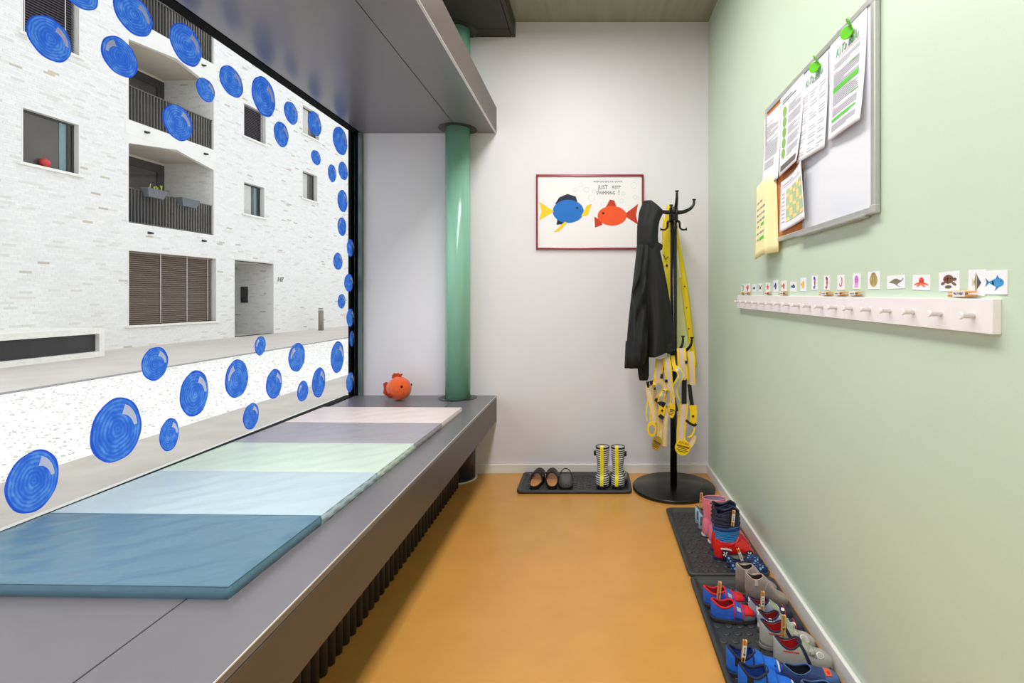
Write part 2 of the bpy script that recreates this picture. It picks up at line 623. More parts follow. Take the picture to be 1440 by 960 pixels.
hl_r = [highlight_mesh(1, 3), highlight_mesh(1, 5)]
hl_l = highlight_mesh(-1, 4)
D2 = FPX * 1.60
for k, (x0, x1, y0, y1) in enumerate(BUB):
    ya, yb_ = D2 / (VPX - x0), D2 / (VPX - x1)
    xc, yc = (x0 + x1) / 2, (y0 + y1) / 2
    yb_ = min(yb_, 3.487)
    d = D2 / (VPX - xc) if yb_ < 3.487 else (ya + yb_) / 2
    zc = CAMZ - (yc - VPY) * d / FPX
    sl = (yc - VPY) / (xc - VPX) * (x1 - x0) / 2
    rz = math.sqrt(max(((y1 - y0) / 2) ** 2 - sl * sl, 30)) * d / FPX
    o = bpy.data.objects.new('painted_bubble', bubble_meshes[k % 4]); COL.objects.link(o)
    o.parent = win; o.location = (XG + 0.0005, d, zc); o.scale = (1, (yb_ - ya) / 2, rz)
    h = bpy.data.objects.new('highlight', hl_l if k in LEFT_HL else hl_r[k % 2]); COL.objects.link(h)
    h.parent = o
    if k == 0:
        o['label'] = 'blue painted bubble on the window glass'
        h['label'] = 'pale lilac highlight patch'

# ---------------------------------------------------------------- ceiling fill panels, unseen, added to brighten the room
m_fillframe = mat('fill_panel_frame', (235, 235, 232), 0.4)
m_diff = mat('fill_panel_diffuser', (245, 245, 240), 0.4)
nt, b = nodes_of(m_diff)
b.inputs['Emission Color'].default_value = (1.0, 0.97, 0.92, 1)
b.inputs['Emission Strength'].default_value = 3.0


def added_fill_panel(x, y, w, l, label):
    t = thing('added_fill_panel', label, 'lamp', (x, y, ZC), 0, 'added ceiling fill panels')
    bm = BM()
    for a in ((-w / 2, -w / 2 + 0.03, -l / 2, l / 2), (w / 2 - 0.03, w / 2, -l / 2, l / 2),
              (-w / 2 + 0.03, w / 2 - 0.03, -l / 2, -l / 2 + 0.03), (-w / 2 + 0.03, w / 2 - 0.03, l / 2 - 0.03, l / 2)):
        box(bm, a[0], a[1], a[2], a[3], -0.06, 0.0)
    obj('frame', bm, m_fillframe, t)
    bm = BM(); box(bm, -w / 2 + 0.03, w / 2 - 0.03, -l / 2 + 0.03, l / 2 - 0.03, -0.045, -0.02)
    obj('diffuser', bm, m_diff, t)
    la = bpy.data.lights.new('fill_light', 'AREA')
    la.shape = 'RECTANGLE'; la.size = w - 0.08; la.size_y = l - 0.08
    la.energy = FILL_W; la.color = (1.0, 0.975, 0.945)
    lo = bpy.data.objects.new('fill_light', la); COL.objects.link(lo)
    lo.parent = t; lo.location = (0, 0, -0.065)
    return t


for yy, lab in ((-1.35, 'added unseen ceiling fill panel nearest the rear wall'), (-0.15, 'added unseen ceiling fill panel second from the rear wall'),
                (1.05, 'added unseen ceiling fill panel second from the white end wall'), (2.25, 'added unseen ceiling fill panel nearest the white end wall')):
    added_fill_panel(-0.20, yy, 0.5, 1.0, lab)
m_spring = mat('spring_steel', (170, 168, 165), 0.3, 0.9)
# ================================================================ STREET
ZG = -0.18
m_asph = mat('pale_worn_asphalt', (188, 180, 172), 0.9, var=0.10, scale=2.2, bump=0.4, bscale=60)
m_pave = mat('pale_pavement', (204, 196, 190), 0.9, var=0.06, scale=1.5, bump=0.3, bscale=50)
m_grav = mat('white_gravel', (242, 240, 237), 0.95, var=0.07, scale=34, bump=0.35, bscale=40)
m_kerb = mat('grey_kerb_stone', (150, 148, 148), 0.9, var=0.2, scale=20)
bm = BM(); box(bm, -4.35, -1.76, -2.0, 46.0, ZG - 0.1, ZG)
struct('street_asphalt', bm, m_asph, label='pale asphalt strip outside the window')
bm = BM(); box(bm, -8.34, -4.35, -2.0, 46.0, ZG - 0.1, ZG - 0.005)
struct('gravel_strip', bm, m_grav, label='white gravel strip')
bm = BM(); box(bm, -8.44, -8.34, -2.0, 46.0, ZG - 0.1, ZG + 0.012)
struct('kerb', bm, m_kerb, label='dark kerb line between gravel and pavement')
bm = BM(); box(bm, -16.0, -8.44, -2.0, 46.0, ZG - 0.1, ZG)
struct('pavement', bm, m_pave, label='pale pavement in front of the brick building')

# gravel pebbles, real stones sprinkled over the strip
rng = np.random.default_rng(3)
NS = 6500
px = rng.uniform(-8.3, -4.37, NS); py = rng.uniform(2.0, 16.0, NS) ** 1.0
sz = rng.uniform(0.008, 0.02, NS)
base = np.array([(1, 0, 0), (0, 1, 0), (-1, 0, 0), (0, -1, 0), (0, 0, 0.7), (0, 0, -0.4)], float)
fc = np.array([(0, 1, 4), (1, 2, 4), (2, 3, 4), (3, 0, 4), (1, 0, 5), (2, 1, 5), (3, 2, 5), (0, 3, 5)])
ang = rng.uniform(0, 6.28, NS)
ca, sa = np.cos(ang), np.sin(ang)
V = np.repeat(base[None], NS, 0) * rng.uniform(0.7, 1.3, (NS, 6, 1)) * sz[:, None, None]
X = V[:, :, 0] * ca[:, None] - V[:, :, 1] * sa[:, None] + px[:, None]
Y = V[:, :, 0] * sa[:, None] + V[:, :, 1] * ca[:, None] + py[:, None]
Z = V[:, :, 2] + ZG
verts = np.stack([X, Y, Z], -1).reshape(-1, 3)
faces = (fc[None] + 6 * np.arange(NS)[:, None, None]).reshape(-1, 3)
me = bpy.data.meshes.new('gravel'); me.from_pydata(verts.tolist(), [], faces.tolist()); me.materials.append(mat('pebble_white', (226, 221, 214), 0.95, var=0.3, scale=6))
go = bpy.data.objects.new('gravel', me); COL.objects.link(go)
tag(go, 'loose white pebbles on the gravel strip', 'gravel', kind='stuff')

# ================================================================ BRICK APARTMENT BUILDING
TT = 0.065
X0 = -13.6
NRM = math.sqrt(1 + TT * TT)
bd = thing('apartment_building', 'white brick apartment building with loggias across the street', 'building', (X0, 0, 0), -math.atan(TT))
KU = FPX * -X0


def fY(px):
    return KU / (FPX * TT + VPX - px)


def fu(px):
    return fY(px) * NRM


def fz(px, py):
    return CAMZ - (py - VPY) * fY(px) / FPX


m_brick = bpy.data.materials.new('white_brick'); m_brick.use_nodes = True
nt, b = nodes_of(m_brick)
at = nt.nodes.new('ShaderNodeAttribute'); at.attribute_name = 'tone'
nz = nt.nodes.new('ShaderNodeTexNoise'); nz.inputs['Scale'].default_value = 9
rp_ = nt.nodes.new('ShaderNodeValToRGB')
rp_.color_ramp.elements[0].color = (0.9, 0.9, 0.9, 1); rp_.color_ramp.elements[1].color = (1.06, 1.06, 1.06, 1)
mm = nt.nodes.new('ShaderNodeMix'); mm.data_type = 'RGBA'; mm.blend_type = 'MULTIPLY'; mm.inputs[0].default_value = 1
tcb = nt.nodes.new('ShaderNodeTexCoord'); nt.links.new(tcb.outputs['Object'], nz.inputs['Vector'])
nt.links.new(nz.outputs['Fac'], rp_.inputs[0]); nt.links.new(at.outputs['Color'], mm.inputs[6]); nt.links.new(rp_.outputs[0], mm.inputs[7])
nt.links.new(mm.outputs[2], b.inputs['Base Color']); b.inputs['Roughness'].default_value = 0.9
m_mort = mat('white_mortar', (226, 223, 219), 0.9, var=0.03, scale=6)
m_rend = mat('white_render', (228, 226, 221), 0.85, var=0.02, scale=2)
m_sof = mat('beige_soffit', (206, 196, 176), 0.85, var=0.03, scale=2)
m_win = mat('dark_window_frame', (52, 50, 52), 0.5)
m_pane = bpy.data.materials.new('dark_window_pane'); m_pane.use_nodes = True
nt, b = nodes_of(m_pane)
nz = nt.nodes.new('ShaderNodeTexNoise'); nz.inputs['Scale'].default_value = 1.5
tcb = nt.nodes.new('ShaderNodeTexCoord'); nt.links.new(tcb.outputs['Object'], nz.inputs['Vector'])
rp_ = nt.nodes.new('ShaderNodeValToRGB'); rp_.color_ramp.elements[0].color = lin((62, 56, 54)); rp_.color_ramp.elements[1].color = lin((92, 86, 82))
nt.links.new(nz.outputs['Fac'], rp_.inputs[0]); nt.links.new(rp_.outputs[0], b.inputs['Base Color']); b.inputs['Roughness'].default_value = 0.08
m_blind = mat('brown_blind_slat', (126, 110, 98), 0.55, 0.1, var=0.04)
m_blindp = mat('plum_grey_blind_slat', (96, 88, 96), 0.55, 0.1, var=0.04)
m_cordw = mat('white_cord', (214, 210, 206), 0.7)
m_cover = mat('pale_curtain', (200, 196, 190), 0.8, var=0.06)
m_rail2 = mat('bronze_railing', (84, 80, 76), 0.5, 0.2)
m_teal = mat('teal_glass_edge', (110, 136, 138), 0.15)
m_sill = mat('white_stone_sill', (232, 229, 222), 0.8)
m_spout = mat('black_spout', (40, 38, 38), 0.5)

U0, U1, ZT = 8.6, 31.0, 12.2
# openings (u0, u1, z0, z1)
uL, uR = fu(181), fu(300.5)
OP = {
    'loggia_1': (uL, uR, 3.25, 5.66),
    'loggia_2': (uL, uR, 6.06, 8.42),
    'loggia_3': (uL, uR, 8.88, 11.25),
    'ground': (uL, fu(303.5), 0.43, 2.485),
    'entry': (fu(330), fu(384.5), ZG, fz(330, 366)),
    'blind_1': (fu(32), fu(111), fz(32, 45), fz(32, 45) + 2.1),
    'dark_1': (fu(32), fu(110.5), fz(32, 228), fz(32, 151)),
    'small_1': (fu(343), fu(373.5), fz(343, 191), fz(343, 144.5)),
    'small_2': (fu(343), fu(371.5), fz(343, 300), fz(343, 255.5)),
    'small_3': (fu(425.5), fu(448.5), fz(425.5, 187), fz(425.5, 147)),
    'small_4': (fu(425.5), fu(446), fz(425.5, 278), fz(425.5, 239.5)),
    'far_1': (fu(489.5), fu(500), fz(489.5, 335), fz(489.5, 303)),
    'far_2': (fu(489.5), fu(500), fz(489.5, 258), fz(489.5, 226)),
}
ops = list(OP.values())
us = sorted({U0, U1} | {o[0] for o in ops} | {o[1] for o in ops})
zs = sorted({ZG - 0.1, ZT} | {o[2] for o in ops} | {o[3] for o in ops})
bm = BM()
for j in range(len(zs) - 1):
    run = None
    for i in range(len(us) - 1):
        cu, cz = (us[i] + us[i + 1]) / 2, (zs[j] + zs[j + 1]) / 2
        hole = any(o[0] < cu < o[1] and o[2] < cz < o[3] for o in ops)
        if hole:
            if run is not None:
                box(bm, -0.30, 0.0, run, us[i], zs[j], zs[j + 1]); run = None
        elif run is None:
            run = us[i]
    if run is not None:
        box(bm, -0.30, 0.0, run, us[-1], zs[j], zs[j + 1])
obj('facade_wall', bm, m_mort, bd)
# end walls, roof and back so that the block stands as a solid
bm = BM()
box(bm, -9.0, -8.8, U0, U1, ZG, ZT); box(bm, -8.8, 0, U0 - 0.15, U0, ZG, ZT); box(bm, -8.8, 0, U1, U1 + 0.15, ZG, ZT); box(bm, -8.8, -0.05, U0, U1, ZT, ZT + 0.2)
obj('block_shell', bm, m_rend, bd)

# bricks, course by course, proud of the mortar
PITCH, BH_, BLN, JN = 0.058, 0.050, 0.238, 0.009
rng = np.random.default_rng(9)
bv, bf, tone = [], [], []
sm = 0.03


def bricks_on(u0, u1, z0, z1, P, U, N, cut=()):
    """bricks on a plane: point = P + u*U + z*Z + n*N"""
    rows_ = int((z1 - z0) / PITCH)
    for r in range(rows_):
        z = z0 + r * PITCH
        zc = z + BH_ / 2
        spans = [(u0, u1)]
        for o in cut:
            if o[2] - sm < zc < o[3] + sm * 2.0:
                new = []
                for a, c in spans:
                    if o[1] + sm <= a or o[0] - sm >= c:
                        new.append((a, c))
                    else:
                        if o[0] - sm > a: new.append((a, o[0] - sm))
                        if o[1] + sm < c: new.append((o[1] + sm, c))
                spans = new
        off = (r * 0.37 % 1.0) * (BLN + JN)
        for a, c in spans:
            k = math.floor((a - off) / (BLN + JN))
            while True:
                s0 = off + k * (BLN + JN); s1 = s0 + BLN
                k += 1
                if s0 >= c: break
                s0, s1 = max(s0, a), min(s1, c)
                if s1 - s0 < 0.02: continue
                d = 0.0028 + rng.uniform(-0.001, 0.0022)
                n = len(bv)
                for dd in (0.0, d):
                    for uu, zz in ((s0, z), (s1, z), (s1, z + BH_), (s0, z + BH_)):
                        bv.append((P[0] + U[0] * uu + N[0] * dd, P[1] + U[1] * uu + N[1] * dd, zz))
                bf.extend([(n + 4, n + 5, n + 6, n + 7), (n, n + 1, n + 5, n + 4), (n + 1, n + 2, n + 6, n + 5), (n + 2, n + 3, n + 7, n + 6), (n + 3, n, n + 4, n + 7)])
                q = rng.random()
                if q < 0.012:
                    t_ = (rng.uniform(0.50, 0.62), rng.uniform(0.44, 0.54), rng.uniform(0.38, 0.47))
                elif q < 0.08:
                    g = rng.uniform(0.68, 0.74); t_ = (g, g * 0.96, g * 0.91)
                else:
                    g = rng.uniform(0.765, 0.825); t_ = (g, g * 0.988, g * 0.965)
                tone.extend([t_] * 5)


def flush(name, parent):
    me = bpy.data.meshes.new(name)
    me.from_pydata(bv, [], bf)
    at_ = me.attributes.new('tone', 'FLOAT_COLOR', 'FACE')
    arr = np.ones((len(bf), 4), np.float32); arr[:, :3] = np.array(tone, np.float32)
    at_.data.foreach_set('color', arr.ravel())
    me.materials.append(m_brick)
    o = bpy.data.objects.new(name, me); COL.objects.link(o); o.parent = parent
    o['kind'] = 'stuff'
    bv.clear(); bf.clear(); tone.clear()
    return o


FASC = [(uL - 0.1, uR + 0.12, 5.36, 6.10), (uL - 0.1, uR + 0.12, 8.05, 8.92)]
bricks_on(9.4, 28.5, ZG + 0.01, 10.9, (0, 0), (0, 1), (1, 0), ops + FASC)
flush('bricks', bd)


def wpart(name, m, parent, boxes, label=None):
    bm = BM()
    for q in boxes:
        box(bm, *q)
    o = obj(name, bm, m, parent)
    if label: o['label'] = label
    return o


# reveals (white, smooth) with sills
def window(key, dep=0.13, style='pane', frame=0.05, sill=True, curtain=False, sash=0.0):
    u0, u1, z0, z1 = OP[key]
    w = wpart('window', m_win, bd, [(-dep - 0.05, -dep, u0, u0 + frame, z0, z1), (-dep - 0.05, -dep, u1 - frame, u1, z0, z1),
                                    (-dep - 0.05, -dep, u0 + frame, u1 - frame, z1 - frame, z1), (-dep - 0.05, -dep, u0 + frame, u1 - frame, z0, z0 + frame)])
    wpart('pane', m_pane, w, [(-dep - 0.035, -dep - 0.025, u0 + frame, u1 - frame, z0 + frame, z1 - frame)])
    if sash:
        us_ = u0 + (u1 - u0) * sash
        wpart('sash_bar', m_win, w, [(-dep - 0.05, -dep + 0.012, us_, us_ + 0.05, z0 + frame, z1 - frame)])
        wpart('teal_strip', m_teal, w, [(-dep - 0.024, -dep - 0.014, us_ - 0.16, us_, z0 + frame, z1 - frame)])
    if curtain:
        wpart('curtain', m_cover, w, [(-dep - 0.022, -dep - 0.012, u0 + frame, u0 + (u1 - u0) * 0.55, z0 + frame, z1 - frame)])
    wpart('reveal', m_rend, w, [(-0.28, 0.008, u1 - 0.001, u1 + 0.028, z0, z1 + 0.05), (-0.28, 0.008, u0 - 0.028, u0 + 0.001, z0, z1 + 0.05), (-0.28, 0.008, u0, u1, z1 - 0.001, z1 + 0.05)])
    if sill:
        wpart('sill', m_sill, w, [(-0.25, 0.07, u0 - 0.10, u1 + 0.10, z0 - 0.06, z0)])
    return w


def blind(key, m, dep, pitch, cords, z_from=None):
    u0, u1, z0, z1 = OP[key]
    bl = wpart('blind', m, bd, [(-dep - 0.06, -dep + 0.005, u0 + 0.01, u1 - 0.01, z1 - 0.06, z1)])
    bm = BM()
    z = 0.0
    if True:
        vs = [bm.verts.new(p) for p in ((-dep, u0 + 0.02, z), (-dep, u1 - 0.02, z), (-dep - 0.050, u1 - 0.02, z + pitch * 0.84), (-dep - 0.050, u0 + 0.02, z + pitch * 0.84),
                                        (-dep - 0.004, u0 + 0.02, z - 0.002), (-dep - 0.004, u1 - 0.02, z - 0.002), (-dep - 0.054, u1 - 0.02, z + pitch * 0.82), (-dep - 0.054, u0 + 0.02, z + pitch * 0.82))]
        for f in ((0, 1, 2, 3), (7, 6, 5, 4), (0, 4, 5, 1), (2, 6, 7, 3), (1, 5, 6, 2), (3, 7, 4, 0)):
            bm.faces.new([vs[i] for i in f])
    s0 = obj('blind_slat', bm, m, bl)
    s0.location = (0, 0, z0 + 0.02)
    for k in range(1, int((z1 - z0 - 0.08) / pitch)):
        s_ = bpy.data.objects.new('blind_slat', s0.data); COL.objects.link(s_); s_.parent = bl; s_.location = (0, 0, z0 + 0.02 + k * pitch)
    for c in cords:
        wpart('blind_cord', m_cordw, bl, [(-dep + 0.002, -dep + 0.010, u0 + (u1 - u0) * c, u0 + (u1 - u0) * c + 0.016, z0 + 0.02, z1)])


window('ground', 0.20); blind('ground', m_blind, 0.12, 0.058, (0.36, 0.665, 0.93))
window('blind_1', 0.20); blind('blind_1', m_blindp, 0.10, 0.062, (0.08, 0.80))
window('dark_1', 0.12, sash=0.86)
window('small_1', 0.16); blind('small_1', m_blindp, 0.11, 0.060, (0.1, 0.9))
window('small_2', 0.16, curtain=True, sash=0.84)
window('small_3', 0.16, curtain=True)
window('small_4', 0.16, curtain=True)
window('far_1', 0.16); window('far_2', 0.16)
tag(obj('red_ball', (lambda bm: (ellipsoid(bm, (-0.07, fu(67), OP['dark_1'][2] + 0.115), (0.10, 0.105, 0.11), 16, 10), bm)[1])(BM()), mat('red_ball_skin', (190, 48, 44), 0.5)),
    'red ball on the sill of the dark window across the street', 'ball')
rb = bpy.data.objects['red_ball']
rb.matrix_world = Matrix.Translation((X0, 0, 0)) @ Matrix.Rotation(-math.atan(TT), 4, 'Z')

# fascia bands of the loggias, the lower edge folded like a shallow gable
for zt, zl, zm, zr, hole in ((6.06, 5.42, 5.66, 5.40, 'loggia_1'), (8.88, 8.26, 8.42, 8.10, 'loggia_2')):
    bm = BM()
    um = fu(248)
    outl = [(uL, zl), (um, zm), (uR, zr), (uR, zm + 0.005), (uL, zm + 0.005)]
    a = [bm.verts.new((0.004, p[0], p[1])) for p in outl]; c = [bm.verts.new((-0.12, p[0], p[1])) for p in outl]
    bm.faces.new(a); bm.faces.new(c[::-1])
    for i in range(5):
        bm.faces.new((a[i], c[i], c[(i + 1) % 5], a[(i + 1) % 5]))
    obj('fascia', bm, m_rend, bd)
    wpart('fascia_band', m_rend, bd, [(0.0, 0.008, uL - 0.1, uR + 0.12, zm + 0.004, zt)])

# loggias: side walls, ceiling, floor, glazed back, railing
for key in ('loggia_1', 'loggia_2', 'loggia_3'):
    u0, u1, z0, z1 = OP[key]
    DP = 1.72
    wpart('loggia_floor', m_rend, bd, [(-DP, -0.3, u0 - 0.2, u1 + 0.2, z0 - 0.12, z0 - 0.001)])
    wpart('loggia_ceiling', m_sof, bd, [(-DP, -0.121, u0, u1, z1 - 0.03, z1 - 0.001)])
    wpart('loggia_side', m_mort, bd, [(-DP, -0.3, u1, u1 + 0.2, z0, z1)])
    wpart('loggia_side', m_mort, bd, [(-DP, -0.3, u0 - 0.2, u0, z0, z1)])
    bricks_on(0.12, DP, z0, z1 - 0.04, (0, u1), (-1, 0), (0, -1))
    flush('side_bricks', bd)
    w = wpart('window', m_win, bd, [(-DP - 0.1, -DP, u0, u1, z1 - 0.36, z1 - 0.10), (-DP - 0.1, -DP, u1 - 0.26, u1, z0, z1 - 0.36), (-DP - 0.1, -DP, u0, u0 + 0.1, z0, z1 - 0.36),
                                    (-DP - 0.1, -DP, u0 + 1.5, u0 + 1.6, z0, z1 - 0.36)])
    wpart('pane', m_pane, w, [(-DP - 0.06, -DP - 0.04, u0 + 0.1, u0 + 1.5, z0, z1 - 0.36), (-DP - 0.06, -DP - 0.04, u0 + 1.6, u1 - 0.26, z0, z1 - 0.36)])
    wpart('lintel_strip', m_sof, w, [(-DP - 0.1, -DP, u0, u1, z1 - 0.10, z1)])
    zr0, zr1 = z0 + 0.02, z0 + 0.95
    rl = wpart('railing', m_rail2, bd, [(-0.11, -0.05, u0, u1, zr1, zr1 + 0.03)])
    wpart('bottom_rail', m_rail2, rl, [(-0.11, -0.05, u0, u1, zr0 - 0.02, zr0 + 0.02)])
    n = 30
    bar0 = None
    for k in range(n):
        u = u0 + 0.04 + (u1 - u0 - 0.08) * k / (n - 1)
        if bar0 is None:
            bar0 = wpart('railing_bar', m_rail2, rl, [(-0.105, -0.055, -0.014, 0.014, zr0, zr1)]); bar0.location = (0, u, 0)
        else:
            bb = bpy.data.objects.new('railing_bar', bar0.data); COL.objects.link(bb); bb.parent = rl; bb.location = (0, u, 0)

# entrance niche
u0, u1, z0, z1 = OP['entry']
wpart('niche_side', m_mort, bd, [(-2.4, -0.3, u1, u1 + 0.2, z0, z1)])
wpart('niche_side', m_mort, bd, [(-2.4, -0.3, u0 - 0.2, u0, z0, z1)])
wpart('niche_ceiling', m_rend, bd, [(-2.4, -0.0, u0 - 0.001, u1 + 0.001, z1, z1 + 0.04)])
bricks_on(0.06, 2.4, z0, z1 - 0.01, (0, u1), (-1, 0), (0, -1))
flush('niche_bricks', bd)
wpart('niche_corner', m_rend, bd, [(-0.30, 0.006, u1 - 0.004, u1 + 0.03, z0, z1)])
dr = wpart('entrance_door', m_win, bd, [(-2.5, -2.4, u0, u1, z0, z1)])
ip = wpart('intercom', m_win, bd, [(-1.30, -1.02, u1 - 0.035, u1 - 0.009, 1.00, 1.62)])
wpart('screen', m_pane, ip, [(-1.26, -1.06, u1 - 0.039, u1 - 0.034, 1.26, 1.58)])
wpart('button', m_spring, ip, [(-1.20, -1.12, u1 - 0.041, u1 - 0.034, 1.10, 1.16)])
tx = text('house_number', '147', 0.25, mat('grey_house_number', (120, 118, 118), 0.6), bd, 0, 0, 0, shear=0.15, ext=0.008)
un = fu(393.5)
tx.matrix_local = Matrix(((0, 0, 1, 0.02), (1, 0, 0, un), (0, 1, 0, fz(393.5, 393)), (0, 0, 0, 1)))

# small spouts on the fascias
for px_, py_ in ((205, 186), (288, 216.5), (210, 327.5), (285.5, 338.5), (285, 92)):
    uu, zz = fu(px_), fz(px_, py_)
    bm = BM()
    tube(bm, [(0.0, uu, zz), (0.05, uu, zz), (0.11, uu, zz - 0.012)], 0.03, 10)
    box(bm, 0.0, 0.012, uu - 0.055, uu + 0.055, zz - 0.03, zz + 0.035)
    obj('water_spout', bm, m_spout, bd)

# light well box in front of the facade
lw = thing('light_well', 'white light well box with dark slats against the brick facade', 'light well', (-11.62, 10.3, ZG))
LWY1 = 12.22 - 10.3
LWZ = 0.66
bm = BM()
box(bm, 0, 0.14, -3.0, LWY1, 0, 0.12); box(bm, 0, 0.14, -3.0, LWY1, LWZ - 0.13, LWZ); box(bm, 0, 0.14, LWY1 - 0.13, LWY1, 0.12, LWZ - 0.13)
box(bm, -1.35, 0.0, LWY1 - 0.13, LWY1, 0, LWZ)
box(bm, -1.35, 0.0, -3.0, LWY1 - 0.13, LWZ - 0.05, LWZ)
obj('frame', bm, m_sill, lw)
bm = BM(); box(bm, 0.03, 0.045, -3.0, LWY1 - 0.13, 0.0, 0.022)
sl0 = obj('slat', bm, m_win, lw); sl0.location = (0, 0, 0.125)
for k in range(1, 14):
    s_ = bpy.data.objects.new('slat', sl0.data); COL.objects.link(s_); s_.parent = lw; s_.location = (0, 0, 0.125 + k * 0.029)
bm = BM(); box(bm, 0.01, 0.022, -3.0, LWY1 - 0.13, 0.12, LWZ - 0.13)
obj('dark_backing', bm, m_win, lw)

# bollard
bm = BM(); lathe(bm, [(0.10, 0.0), (0.10, 0.84)], 24)
bo = thing('bollard', 'grey steel bollard on the pavement by the brick building', 'bollard', (-11.45, 21.9, ZG))
m_bol = mat('bronze_bollard', (136, 128, 112), 0.5, 0.3)
obj('post', bm, m_bol, bo)
bm = BM(); lathe(bm, [(0.085, 0.84), (0.085, 0.90)], 24)
obj('light_band', bm, m_sill, bo)
bm = BM(); lathe(bm, [(0.10, 0.90), (0.10, 0.93), (0.098, 0.935)], 24)
obj('cap', bm, m_bol, bo)

# planters hooked over the first loggia railing
m_plant = mat('slate_planter', (92, 96, 102), 0.5)
m_leaf = mat('spring_leaf', (150, 162, 60), 0.7)
Mb = Matrix.Translation((X0, 0, 0)) @ Matrix.Rotation(-math.atan(TT), 4, 'Z')
for px0, px1, pt_, pb_, lab, sprouts in ((200, 228, 262.5, 279, 'slate grey planter with green sprouts hooked on the balcony railing', True), (249, 274, 276, 289, 'empty slate grey planter hooked on the balcony railing', False)):
    u0, u1 = fu(px0), fu(px1)
    uc = (u0 + u1) / 2
    zt = fz((px0 + px1) / 2, (pt_ + 4 * 0.5) + 2); zb = zt - 0.24
    t = thing('planter', lab, 'planter', mtx=Mb @ Matrix.Translation((0.06, uc, zb)), group='planters on the loggia railing')
    hl = (u1 - u0) / 2
    bm = BM()
    vs = []
    for (k, z, wx) in ((0.78, 0.0, 0.07), (0.97, 0.21, 0.10), (1.0, 0.21, 0.11), (1.0, 0.24, 0.11), (0.94, 0.24, 0.09), (0.90, 0.20, 0.085)):
        vs.append([bm.verts.new(p) for p in ((-wx, -hl * k, z), (wx, -hl * k, z), (wx, hl * k, z), (-wx, hl * k, z))])
    for i in range(len(vs) - 1):
        for k in range(4):
            bm.faces.new((vs[i][k], vs[i][(k + 1) % 4], vs[i + 1][(k + 1) % 4], vs[i + 1][k]))
    bm.faces.new(vs[0][::-1]); bm.faces.new(vs[-1])
    obj('box', bm, m_plant, t)
    if sprouts:
        rnd = random.Random(2)
        for k in range(7):
            y = rnd.uniform(-hl * 0.6, hl * 0.7); h = rnd.uniform(0.08, 0.2)
            bm = BM(); ribbon(bm, spline([(0, y, 0.2), (0.01, y + 0.01, 0.2 + h * 0.6), (0.02, y + rnd.uniform(-.04, .04), 0.2 + h)], 4), 0.03, (0, 1, 0), 0.004)
            obj('sprout', bm, m_leaf, t)
# ================================================================ WINDOW BENCH
bench = thing('window_bench', 'long dark grey metal bench built in under the window', 'bench', (-1.1, 1.0, 0))


def wb(bm, x0, x1, y0, y1, z0, z1):
    box(bm, x0 + 1.1, x1 + 1.1, y0 - 1.0, y1 - 1.0, z0, z1)


m_top = mat('bench_top_metal', (118, 114, 119), 0.33, 0.15, var=0.03, scale=5, bump=0.015, bscale=300)
bm = BM(); wb(bm, -1.655, -0.8865, -1.6, YB - 0.001, ZB - 0.02, ZB)
bevel(obj('top_panel', bm, m_top, bench), 0.0015)
bm = BM(); wb(bm, -0.8835, XBE, -1.6, YB - 0.001, ZB - 0.02, ZB)
bevel(obj('top_panel', bm, m_top, bench), 0.0025)
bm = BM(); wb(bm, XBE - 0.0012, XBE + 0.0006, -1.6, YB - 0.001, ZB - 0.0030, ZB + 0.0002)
obj('edge_glint', bm, m_glint, bench)  # painted highlight on the bench edge, same as on the lintel
bm = BM(); wb(bm, XBE - 0.014, XBE, -1.6, YB - 0.001, 0.352, ZB - 0.021)
bevel(obj('front_panel', bm, m_darkf, bench), 0.002)['label'] = 'dark bronze front panel'
bm = BM(); wb(bm, -1.655, XBE - 0.014, -1.6, YB - 0.001, 0.354, 0.364)
obj('bottom_panel', bm, m_darkf, bench)

# ================================================================ GREEN COLUMN
m_col = mat('sage_green_enamel', (136, 190, 166), 0.22, var=0.02, scale=4, coat=0.4)
m_ped = mat('black_pedestal_metal', (44, 43, 43), 0.4, 0.2)
m_cream = mat('cream_floor_collar', (222, 214, 196), 0.5)
CX, CY = -0.883, 3.405
colm = thing('round_column', 'glossy sage green round steel column by the end wall', 'column', (CX, CY, 0))
bm = BM(); lathe(bm, [(0.081, ZB + 0.002), (0.081, ZL - 0.001)], 48)
obj('shaft', bm, m_col, colm)
bm = BM(); lathe(bm, [(0.081, ZL + 0.17), (0.081, 2.937)], 48)
obj('upper_shaft', bm, m_col, colm)
bm = BM(); lathe(bm, [(0.113, 0.006), (0.113, 0.35)], 40)
obj('pedestal', bm, m_ped, colm)['label'] = 'black round foot under the bench'
bm = BM(); lathe(bm, [(0.126, 0.0005), (0.126, 0.006), (0.114, 0.006)], 40)
obj('floor_collar', bm, m_cream, colm)
m_ring = mat('dark_cover_ring', (66, 64, 64), 0.35, 0.35)


def ring(name, zc, r0, r1, th):
    """flat ring, cut back where it would enter the wall"""
    bm = BM()
    N = 56
    top = []
    for k in range(N):
        a = 2 * PI * k / N
        c = []
        for r, z in ((r0, zc), (r1, zc), (r1, zc + th), (r0, zc + th)):
            c.append(bm.verts.new((r * math.cos(a), min(r * math.sin(a), YB - CY - 0.002), z)))
        top.append(c)
    for k in range(N):
        A, B_ = top[k], top[(k + 1) % N]
        for q in range(4):
            bm.faces.new((A[q], A[(q + 1) % 4], B_[(q + 1) % 4], B_[q]))
    obj(name, bm, m_ring, colm)


ring('base_ring', ZB + 0.0005, 0.083, 0.124, 0.0022)
ring('top_ring', ZL - 0.003, 0.083, 0.124, 0.0022)
ring('upper_ring', 2.934, 0.083, 0.124, 0.0025)

